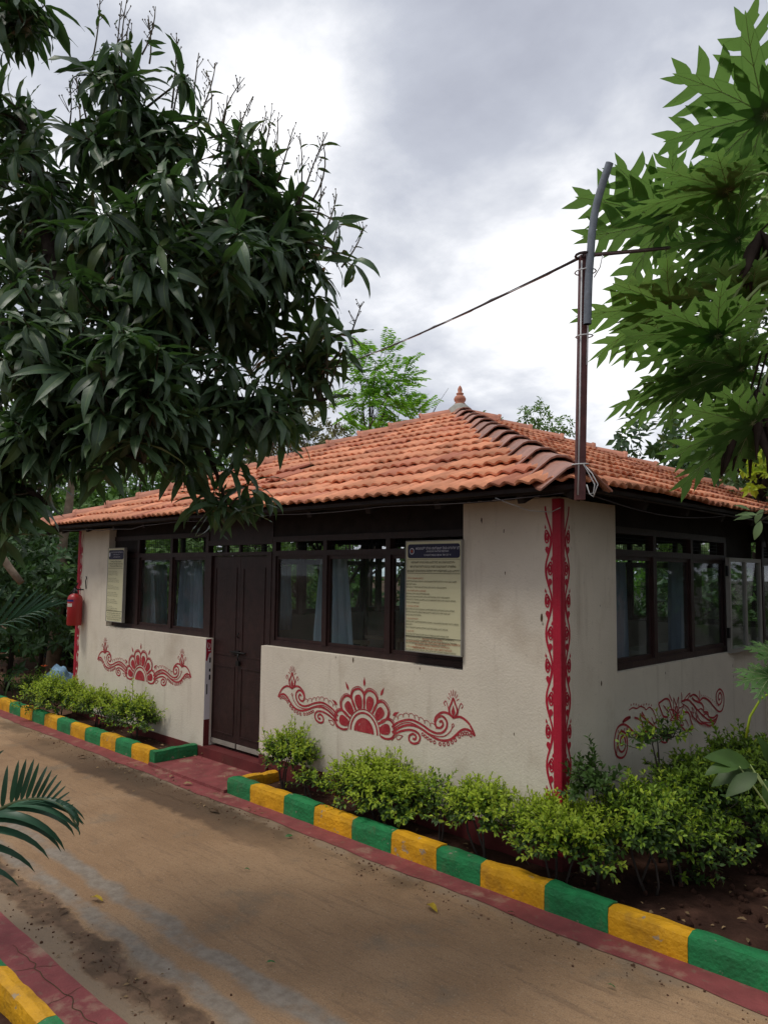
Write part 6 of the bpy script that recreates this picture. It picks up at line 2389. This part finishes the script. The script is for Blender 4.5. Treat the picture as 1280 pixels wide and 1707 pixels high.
def make_tree(name, loc, h, lobes, n, ls, m, label, group=None, trunk_r=.1, lean=(0, 0), seed=0, bark='bark', up=.25, limbs=True, cat='tree', clump=9, m2=None):
    """trunk, limbs and a crown of leaf sprays filling uneven lobes; lobes are (dx, dy, dz, rx, rz)"""
    g = np.random.default_rng(seed + 500)
    t = thing(name, loc, label, cat, group)
    x, y, z = loc
    w_ = MB()
    topc = np.array([x + lean[0], y + lean[1], z + h])
    w_.tube(curve3((x, y, z - .15), topc, (g.normal() * .1, g.normal() * .1, 0), 7), [trunk_r * (1 - .09 * i) for i in range(8)], 8)
    mt, mi = [], []
    vol = np.array([q[3] ** 2 * q[4] for q in lobes]) ** .72
    vol = vol / vol.sum()
    for (dx, dy, dz, rx, rz), f in zip(lobes, vol):
        C = np.array([x + dx, y + dy, z + dz])
        if limbs:
            b_ = np.array([x, y, z]) + (topc - np.array([x, y, z])) * g.uniform(.45, .9)
            w_.tube(curve3(b_, C + in_ball(1)[0] * rx * .3, (0, 0, -.08), 5), [trunk_r * .45, trunk_r * .36, trunk_r * .28, trunk_r * .22, trunk_r * .16, trunk_r * .08], 5)
        nc = max(3, int(n * f / clump))
        v = g.normal(size=(nc, 3))
        v /= np.linalg.norm(v, axis=1)[:, None]
        rr = g.random(nc) ** .42
        for k in range(nc):
            lump = 1 + .35 * noise.noise(Vector((v[k][0] * 2 + seed, v[k][1] * 2, v[k][2] * 2 + dx)))
            P = C + v[k] * np.array([rx, rx, rz]) * rr[k] * lump
            ax = unit(v[k] + np.array([0, 0, up]) + g.normal(size=3) * .5)
            e1 = unit(np.cross(ax, g.normal(size=3)))
            e2 = np.cross(ax, e1)
            for j in range(clump):
                a = j * 2.4
                d = unit((e1 * math.cos(a) + e2 * math.sin(a)) + ax * g.uniform(-.1, .9) + np.array([0, 0, -.15]))
                mt.append(frame(d, ax + np.array([0, 0, .6]) + g.normal(size=3) * .5, P + ax * ls * .22 * j * .5, ls * g.uniform(.6, 1.3)))
                mi.append(1 if (m2 and rr[k] > .7 and g.random() < .5) else 0)
    w_.build('trunk', M[bark], t)
    V, F = scatter([QL], np.array(mt))
    o_ = obj('crown', np_mesh('crown', V, F, [M[m]] + ([M[m2]] if m2 else []), mi, smooth=False), t)
    o_['kind'] = 'stuff'
    return t


def compound_tree(name, loc, h, tips, label, m, group=None, trunk_r=.05, seed=0, ll=.5, n=110, ls=.135):
    """slender tree of feather-shaped compound leaves"""
    g = np.random.default_rng(seed + 900)
    t = thing(name, loc, label, 'tree', group)
    w_ = MB()
    x, y, z = loc
    top = np.array([x, y, z + h])
    w_.tube(curve3((x, y, z - .1), top, (.05, .05, 0), 6), [trunk_r * (1 - .12 * i) for i in range(7)], 7)
    mt = []
    for (dx, dy, dz, r_, k) in tips:
        C = np.array([x + dx, y + dy, z + dz])
        w_.tube(curve3(np.array([x, y, z + h * g.uniform(.55, .85)]), C, (0, 0, -.1), 4), [trunk_r * .5, trunk_r * .4, trunk_r * .3, trunk_r * .22, trunk_r * .15], 5)
        for i in range(int(k * 1.7)):
            v = in_ball(1)[0] * r_
            P = C + v
            d = unit(v + np.array([0, 0, .15 * r_]) + g.normal(size=3) * .2 * r_)
            L_ = ll * g.uniform(.7, 1.2)
            side = unit(np.cross(d, [0, 0, 1]))
            w_.tube([P, P + d * L_ * .5, P + d * L_ + np.array([0, 0, -.12 * L_])], [.006, .005, .003], 3, 0, False)
            for q in range(9):
                f = .2 + .8 * q / 8
                b_ = P + d * L_ * f + np.array([0, 0, -.12 * L_ * f * f])
                for sg in (1, -1):
                    mt.append(frame(side * sg + d * .45 + np.array([0, 0, -.25]), np.array([0, 0, 1]) + g.normal(size=3) * .2, b_, ls * g.uniform(.8, 1.2) * (1.1 - .5 * abs(f - .5))))
    w_.build('trunk', M['twig'], t)
    V, F = scatter([QL], np.array(mt))
    o_ = obj('crown', np_mesh('crown', V, F, M[m], smooth=False), t)
    o_['kind'] = 'stuff'
    return t


def spot(px, d):                     # ground point seen in that direction, d metres away
    r_ = ray(px, 953)
    k = d / math.hypot(r_.x, r_.y)
    return (CAM.x + r_.x * k, CAM.y + r_.y * k)


def hz(py, d):                       # height seen at that row, d metres away
    return 1.85 + (953 - py) / FPX * d * .97


x, y = spot(612, 14)
compound_tree('feathery_tree', (x, y, 0), hz(640, 14), [(-.25, 0, hz(610, 14), .45, 16), (.15, 0, hz(590, 14), .45, 16), (.42, .2, hz(620, 14), .38, 13), (.0, 0, hz(655, 14), .45, 16), (.3, .2, hz(650, 14), .32, 10)],
              'bright green feathery tree with compound leaves above the roof left of the finial', 'bright', seed=1)
x, y = spot(672, 13)
compound_tree('feathery_tree', (x, y, 0), hz(700, 13), [(0, 0, hz(690, 13), .34, 16), (-.3, -.2, hz(712, 13), .26, 9), (.2, .1, hz(700, 13), .24, 8)], 'small bright green feathery tree peeping over the left roof slope near the apex', 'bright', seed=2, ll=.42)
x, y = spot(605, 12.6)
compound_tree('feathery_tree', (x, y, 0), hz(735, 12.6), [(0, 0, hz(720, 12.6), .22, 9)], 'lowest small bright green tuft showing just above the left roof edge', 'bright', seed=3, ll=.35)


def bare_tree(loc, h, label, seed, spread=1.2):
    g = np.random.default_rng(seed)
    t = thing('bare_tree', loc, label, 'tree')
    w_ = MB()

    def grow(p, d, L_, r_, k):
        e_ = p + d * L_
        w_.tube(curve3(p, e_, g.normal(size=3) * .05 * L_, 3), [r_, r_ * .85, r_ * .72, r_ * .6], 4, 0, False)
        if k == 0:
            return
        for i in range(3):
            f = g.uniform(.45, 1)
            grow(p + d * L_ * f, unit(d + g.normal(size=3) * .45 + np.array([0, 0, .12])), L_ * g.uniform(.5, .75), r_ * .55, k - 1)
    x_, y_, z_ = loc
    for i in range(5):
        grow(np.array([x_, y_, z_ - .1]), unit([g.normal() * .28 * spread, g.normal() * .28 * spread, 1]), h * g.uniform(.5, .62), .05, 4)
    w_.build('branch', M['twig'], t)['kind'] = 'stuff'


x, y = spot(575, 15)
bare_tree((x, y, 0), hz(640, 15), 'bare grey twiggy tree behind the left roof slope', 3)
x, y = spot(500, 16)
make_tree('olive_tree', (x, y, 0), hz(740, 16), [(-.6, 0, hz(720, 16), .75, .6), (.3, 0, hz(705, 16), .7, .6), (.9, .3, hz(735, 16), .55, .5), (-1.3, 0, hz(760, 16), .8, .7), (.2, 0, hz(790, 16), 1.2, .8)], 4200, .10, 'olive',
          'olive brown round tree behind the left roof slope', seed=4)
x, y = spot(893, 13)
make_tree('small_leaved_tree', (x, y, 0), hz(720, 13), [(0, 0, hz(690, 13), .35, .32), (-.35, -.35, hz(708, 13), .2, .2), (.3, .3, hz(712, 13), .28, .26), (-.65, -.6, hz(692, 13), .08, .12), (0, 0, hz(740, 13), .5, .35)], 1500, .085, 'midtree',
          'rounded small leaved tree rising behind the roof right of the finial', seed=5, trunk_r=.06, up=.9, clump=7)

# the belt of trees round the garden, seen above the roof, through the windows and at left
BELT = ((60, 19, 5.4, 'midtree', 2.0), (-40, 17, 5.0, 'darktree', 2.0), (150, 20, 5.6, 'midtree', 2.0), (230, 18, 4.9, 'midtree', 1.9), (320, 19, 5.0, 'midtree', 1.9), (405, 18, 5.0, 'midtree', 1.8), (460, 20, 4.5, 'midtree', 1.9), (560, 21, 4.1, 'midtree', 1.8),
        (650, 20, 3.7, 'darktree', 1.7), (750, 21, 3.6, 'midtree', 1.7), (850, 21, 3.6, 'midtree', 1.7), (950, 20, 3.7, 'darktree', 1.7), (1040, 21, 4.0, 'midtree', 1.7), (1110, 17, 3.9, 'paleleaf', 1.6), (1190, 16, 4.3, 'paleleaf', 1.7), (1270, 14, 4.3, 'darktree', 1.7), (1350, 15, 4.8, 'darktree', 1.8), (1450, 16, 5, 'midtree', 1.9))
WHERE = ('far left above the cut branch', 'beyond the left edge', 'behind the left corner pillar', 'behind the left roof corner', 'behind the left end of the roof', 'beside the olive tree', 'behind the olive tree', 'behind the bare twigs',
         'straight behind the finial to the left', 'straight behind the finial', 'behind the small leaved tree', 'right of the mast', 'behind the right hip tiles', 'pale above the middle of the right roof slope', 'pale above the right roof slope by the papaya', 'dark under the papaya leaves', 'beyond the right edge', 'far beyond the right edge')
TN = {'midtree': 'mid green', 'darktree': 'dark green', 'paleleaf': 'pale grey green'}
for i, ((px, d, h, m, rw), wh) in enumerate(zip(BELT, WHERE)):
    x, y = spot(px, d)
    g = np.random.default_rng(i)
    lob = [(g.normal() * rw * .45, g.normal() * rw * .45, h * (.28 + .62 * k / 5) * g.uniform(.93, 1.03), rw * g.uniform(.5, .75) * (1 - .06 * k), h * .16) for k in range(6)]
    lob += [(g.normal() * rw * .5, g.normal() * rw * .5, .7, rw * .8, .6)]
    make_tree('garden_tree', (x, y, 0), h * .8, lob, 5600, .19, m, TN[m] + ' leafy tree ' + wh, 'trees round the garden', seed=20 + i)

# tall dark tree behind the papaya
x, y = spot(1270, 9.5)
make_tree('dark_tree', (x, y, 0), 3.6, [(.2, .2, hz(560, 9.5), .55, .6), (-.15, -.1, hz(640, 9.5), .55, .5), (.5, .4, hz(680, 9.5), .8, .7), (-.1, -.1, hz(720, 9.5), .6, .4), (-.4, -.4, hz(750, 9.5), .5, .3), (.4, .3, hz(800, 9.5), .9, .5), (.6, .6, hz(500, 9.5), .5, .5), (.3, .2, hz(460, 9.5), .3, .4)], 5200, .095, 'darktree',
          'tall dark narrow leaved tree behind the papaya at the right', seed=7, trunk_r=.09)
x, y = spot(1290, 8.6)
make_tree('yellow_bush', (x, y, 0), 2.6, [(0, 0, hz(775, 8.6), .22, .2), (-.1, -.1, hz(800, 8.6), .15, .12)], 320, .10, 'young', 'small yellow leaved bush top at the right edge above the roof', seed=8, trunk_r=.04, cat='bush')
for i, (x, y, h, rw, lab) in enumerate(((1.3, 6.2, 4.6, 1.5, 'broad dark tree right of the papaya beyond the right edge'), (2.2, 9.2, 5.2, 1.8, 'broad dark tree beyond the right edge opposite the back of the pavilion'), (1.7, 3.4, 4.2, 1.3, 'broad dark tree by the kerb beyond the right edge'), (.25, 7.4, 4.6, 1.25, 'unseen dark tree added beyond the right edge to shade the side wall'), (-.1, 10.4, 4.8, 1.3, 'unseen dark tree added at the back to shade the side wall'))):  # the last two are unseen, added to keep sky light off the side wall
    g = np.random.default_rng(i + 9)
    lob = [(g.normal() * rw * .35, g.normal() * rw * .35, h * (.34 + .6 * k / 5), rw * g.uniform(.55, .75) * (1 - .06 * k), h * .16) for k in range(6)]
    make_tree('dark_tree', (x, y, 0), h * .8, lob, 3600, .18, 'darktree', lab, 'trees along the right side', seed=120 + i, trunk_r=.12)
for i, (x, y, h, rw, lab) in enumerate(((4, 13, 5.5, 2.2, 'unseen tree right of the pavilion back corner, added to darken the side panes'), (7, 10, 5.5, 2.2, 'unseen tree at far right, added to darken the side panes'), (1.5, 15.5, 5.2, 2.0, 'unseen tree behind the pavilion, added to darken the side panes'), (6, 16.5, 6, 2.4, 'farthest unseen tree at the right, added to darken the side panes'), (7, 5, 5, 2.2, 'unseen tree right of the path, added to darken the side panes'),  # unseen trees, added to block the sky reflected in the side panes
                                         (-8, -4.2, 5, 2.0, 'tree across the path from the door, behind the camera'), (-12, -2.8, 5.4, 2.2, 'tree across the path from the left corner, behind the camera'), (-5, -6, 5.2, 2.2, 'tree across the path from the right window, behind the camera'), (-16, -.8, 5.4, 2.2, 'tree by the path at far left, behind the camera'))):
    g = np.random.default_rng(i + 39)
    lob = [(g.normal() * rw * .4, g.normal() * rw * .4, h * (.2 + .7 * k / 6), rw * g.uniform(.55, .8), h * .15) for k in range(7)]
    make_tree('garden_tree', (x, y, 0), h * .8, lob, 2600, .24, 'midtree', lab, 'trees round the garden', seed=150 + i, trunk_r=.14)
# left: thin trunk, cut branch, bushes
a, b_ = at(92, 1118, 2, 0), None
d0 = (a - CAM).dot(AF)
t = thing('thin_tree', tuple(a), 'thin pale trunk standing left of the pavilion corner', 'tree')
m_ = MB()
m_.tube([at_d(88, 1130, d0), at_d(93, 1060, d0), at_d(97, 1000, d0), at_d(103, 950, d0), at_d(104, 900, d0), at_d(112, 870, d0), at_d(120, 800, d0)], [.15, .115, .11, .10, .095, .085, .06], 9)
m_.build('trunk', M['bark_pale'], t)
g = np.random.default_rng(77)
mt = []
for i in range(240):
    P = np.array(at_d(118, 720, d0)) + in_ball(1)[0] * np.array([1.3, 1.3, .9])
    for j in range(7):
        mt.append(frame(g.normal(size=3), g.normal(size=3) + [0, 0, 1], P + g.normal(size=3) * .08, .16))
V, F = scatter([QL], np.array(mt))
obj('crown', np_mesh('crown', V, F, M['midtree'], smooth=False), t)['kind'] = 'stuff'
t = thing('cut_branch', tuple(at_d(0, 925, 10)), 'pale cut branch slanting down at the left edge', 'branch')
m_ = MB()
m_.tube([at_d(-60, 840, 10), at_d(0, 925, 10), at_d(22, 955, 10), at_d(36, 972, 10)], [.06, .055, .05, .045], 8)
m_.build('stem', M['bark_pale'], t)
for i, (px, d, h, rw, lab, m) in enumerate(((20, 13.5, 2.9, 1.1, 'dark bush under the cut branch at far left', 'darktree'), (70, 15.5, 3.0, 1.0, 'dark bush behind the thin pale trunk', 'darktree'), (125, 16.5, 3.2, 1.1, 'dark bush between the thin trunk and the pavilion corner', 'midtree'), (-70, 13, 3, 1.2, 'dark bush beyond the left edge', 'darktree'),
                                            (190, 15, 2.9, 1.0, 'bush seen through the window beside the English notice board', 'midtree'), (300, 14.5, 2.8, 1.0, 'bush seen through the windows left of the door', 'midtree'))):
    x, y = spot(px, d)
    make_tree('bush', (x, y, 0), h * .6, [(0, 0, h * .3, rw, h * .25), (.3, .3, h * .6, rw * .9, h * .25), (-.4, .2, h * .75, rw * .7, h * .22), (.2, -.3, h * .92, rw * .5, h * .15)], 2600, .14, m, lab, 'bushes left of the pavilion', seed=60 + i, trunk_r=.05, cat='bush')
for i, (x, d) in enumerate(((-9.4, 1.4), (-8.0, 1.6), (-6.6, 1.5), (-5.2, 1.7), (-3.8, 1.5))):
    make_tree('bush', (x, YB + d, 0), 1.5, [(0, 0, .9, .6, .7), (.3, .2, 1.6, .6, .6), (-.3, .1, 2.2, .5, .5)], 1100, .12, 'bright' if i in (2,) else 'midtree',
              ('bush behind the back window at its far left', 'bush behind the back window, second from its left', 'light green bush behind the middle of the back window', 'bush behind the back window, second from its right', 'bush behind the back window at its far right')[i], 'bushes behind the pavilion', seed=80 + i, trunk_r=.03, cat='bush')
for i, (y, d) in enumerate(((5.5, 1.3), (7.0, 1.6), (8.5, 1.4), (10.0, 1.6))):
    make_tree('bush', (XL - d, y, 0), 1.5, [(0, 0, .9, .6, .7), (.2, .3, 1.6, .6, .6), (-.2, .1, 2.2, .5, .5)], 1100, .12, 'midtree',
              ('bush outside the far left wall, nearest the front corner', 'bush outside the far left wall, second from the front', 'bush outside the far left wall, third from the front', 'bush outside the far left wall by the back corner')[i], 'bushes outside the left wall', seed=90 + i, trunk_r=.03, cat='bush')
# small flowering plant and grass tufts by the bed at left
p = at(60, 1160, 2, 0)
t = shrub((p.x, p.y, 0), .30, .25, .16, .04, 150, 'low dark green plant with an orange flower left of the shrubs', None, seed=70, young=-.6, leafsize=.05, name='flowering_plant')
m_ = MB()
fp = Vector((p.x + .12, p.y + .05, .42))
for k in range(5):
    a = k * 1.256
    m_.add([fp, fp + Vector((math.cos(a - .4) * .04, math.sin(a - .4) * .04, .02)), fp + Vector((math.cos(a) * .06, math.sin(a) * .06, .025)), fp + Vector((math.cos(a + .4) * .04, math.sin(a + .4) * .04, .02))], [(0, 1, 2, 3)])
m_.build('flower', M['flower'], t)
BL = [leaf(1, .05, 6, 1.6, .2), leaf(1, .05, 6, 2.2, .2)]
for j, (px, py, n, lab) in enumerate(((20, 1160, 5, 'sparse arching grass blades at the left edge of the soil'), (80, 1105, 6, 'sparse arching grass blades in front of the thin pale trunk'))):
    p = at(px, py, 2, 0)
    t = thing('grass_tuft', (p.x, p.y, 0), lab, 'grass', 'sparse grass tufts')
    for i in range(n):
        a = rng.random() * 6.28
        obj('blade', np_mesh('blade', *BL[i % 2], M['old']), t, Matrix(frame([math.cos(a) * .6, math.sin(a) * .6, 1.2], [math.cos(a) * -1, math.sin(a) * -1, .5], [p.x + rng.normal() * .15, p.y + rng.normal() * .1, -.02], rng.uniform(.5, .8)).tolist()))

# ---------------------------------------------------------------- fallen leaves
FL = leaf(1, .36, 6, .9, .25, .08)
for px, py, ln, m, lab, a in ((348, 1351, .12, 'brown_leaf', 'curled dark brown leaf lying on the path below the landing slab', .2), (150, 1498, .10, 'yellow_leaf', 'yellow leaf lying on the grey cement strip at lower left', .4), (712, 1509, .11, 'yellow_leaf', 'yellow brown leaf lying near the red strip in the middle of the path', -.3),
                              (475, 1396, .06, 'green_leaf', 'small green leaf on the path below the yellow kerb block', 1.), (305, 1308, .09, 'dry', 'pale dry leaf beside the edge of the landing slab', .8), (283, 1297, .08, 'dry', 'pale dry leaf below the left corner of the landing slab', 2.2), (128, 1264, .10, 'dry', 'crumpled dry leaf on the damp patch at left', 1.3),
                              (98, 1524, .07, 'brown_leaf', 'short dark twig like leaf on the stained concrete at lower left', 2.), (407, 1450, .04, 'green_leaf', 'tiny green leaf in the middle of the path', .5), (443, 1607, .05, 'green_leaf', 'tiny green leaf on the path near the grey strip', .9), (1010, 1643, .05, 'green_leaf', 'tiny green leaf on the path at lower right', .1), (845, 1523, .05, 'green_leaf', 'green leaf scrap lying against the red strip under the kerb', .7)):
    p = at(px, py, 2, .012)
    fm = np_mesh('fallen_leaf', FL[0], FL[1], M[m])
    o_ = obj('fallen_leaf', fm, None, Matrix(frame([math.cos(a), math.sin(a), .12], [rng.normal() * .3, rng.normal() * .3, 1], [p.x, p.y, .016], ln).tolist()))
    tag(o_, lab, 'leaf', 'fallen leaves on the path')
mt = []
for i in range(900):
    r_ = rng.random()
    if r_ < .12:
        x, y, z, s_ = rng.uniform(-7.2, -4.8), 3.55 + rng.normal() * .17, .008, rng.uniform(.012, .035)
        if y > 3.70:
            continue
    elif r_ < .2:
        x, y, z, s_ = rng.uniform(-9, -1), rng.uniform(1.65, 3.5), .006, rng.uniform(.006, .018)
    elif r_ < .34:
        x, y, z, s_ = rng.uniform(-5.5, -2), rng.uniform(1.62, 1.9), .006, rng.uniform(.006, .03)
    elif r_ < .6:
        x, y, z, s_ = rng.uniform(-2.6, .3), rng.uniform(3.86, 6), .06, rng.uniform(.015, .06)
    elif r_ < .72:
        x, y, z, s_ = rng.uniform(-9.4, -3), rng.uniform(3.86, 4.2), .06, rng.uniform(.015, .05)
    else:
        x, y, z, s_ = rng.uniform(-18, -9.7), rng.uniform(3.9, 8), -.03, rng.uniform(.04, .12)
    a = rng.random() * 6.28
    mt.append(frame([math.cos(a), math.sin(a), rng.normal() * .15], [rng.normal() * .3, rng.normal() * .3, 1], [x, y, z], s_))
V, F = scatter([leaf(1, .4, 3, .8, .3, .1)], np.array(mt))
o_ = obj('leaf_litter', np_mesh('leaf_litter', V, F, M['dry']))
tag(o_, 'dry leaf scraps scattered over the path and the soil beds', 'leaf litter', None, 'stuff')
V, F = scatter([leaf(1, .3, 2, .3, .1)], np.array([frame([math.cos(a), math.sin(a), .02], [rng.normal() * .1, rng.normal() * .1, 1], [rng.uniform(-9, -.5), 3.52 - abs(rng.normal()) * .25 if rng.random() < .6 else rng.uniform(1.6, 3.5), .006], abs(rng.normal()) * .009 + .005) for a in rng.random(110) * 6.28]))
o_ = obj('dust_scraps', np_mesh('dust_scraps', V, F, M['brown_leaf']))
tag(o_, 'tiny dark twig scraps and bits of leaf on the path', 'debris', None, 'stuff')
# clods and small stones in the beds
bmq = bmesh.new()
bmesh.ops.create_icosphere(bmq, subdivisions=1, radius=1)
SV = np.array([tuple(v.co) for v in bmq.verts])
SF = np.array([[v.index for v in f.verts] for f in bmq.faces])
bmq.free()
Vs, Fs, Vg, Fg, n = [], [], [], [], 0
for i in range(1900):
    if i >= 900:
        x = rng.uniform(-9, -.8)
        y, z = (3.55 - abs(rng.normal()) * .10, .002) if i % 2 else (1.62 + abs(rng.normal()) * .14, .002)
    elif i % 3:
        x, y, z = rng.uniform(-2.5, .6), rng.uniform(3.87, 6.2), .045
    else:
        x, y, z = rng.uniform(-16, -9.8), rng.uniform(3.9, 7), -.05
    s_ = abs(rng.normal()) * .010 + .004 if i < 900 else abs(rng.normal()) * .0028 + .0015
    (Vs if i < 900 else Vg).append(SV * s_ * rng.uniform(.6, 1.4, size=(1, 3)) + np.array([x, y, z]))
    if i < 900:
        Fs.append(SF + n)
        n += len(SV)
    else:
        Fg.append(SF + len(SV) * (len(Vg) - 1))
o_ = obj('soil_clods', np_mesh('soil_clods', np.concatenate(Vs), np.concatenate(Fs), M['bed'], smooth=False))
tag(o_, 'small clods and stones lying on the soil', 'clods', None, 'stuff')
o_ = obj('path_grit', np_mesh('path_grit', np.concatenate(Vg), np.concatenate(Fg), M['soil'], smooth=False))
tag(o_, 'fine grit gathered along both margins of the path', 'grit', None, 'stuff')
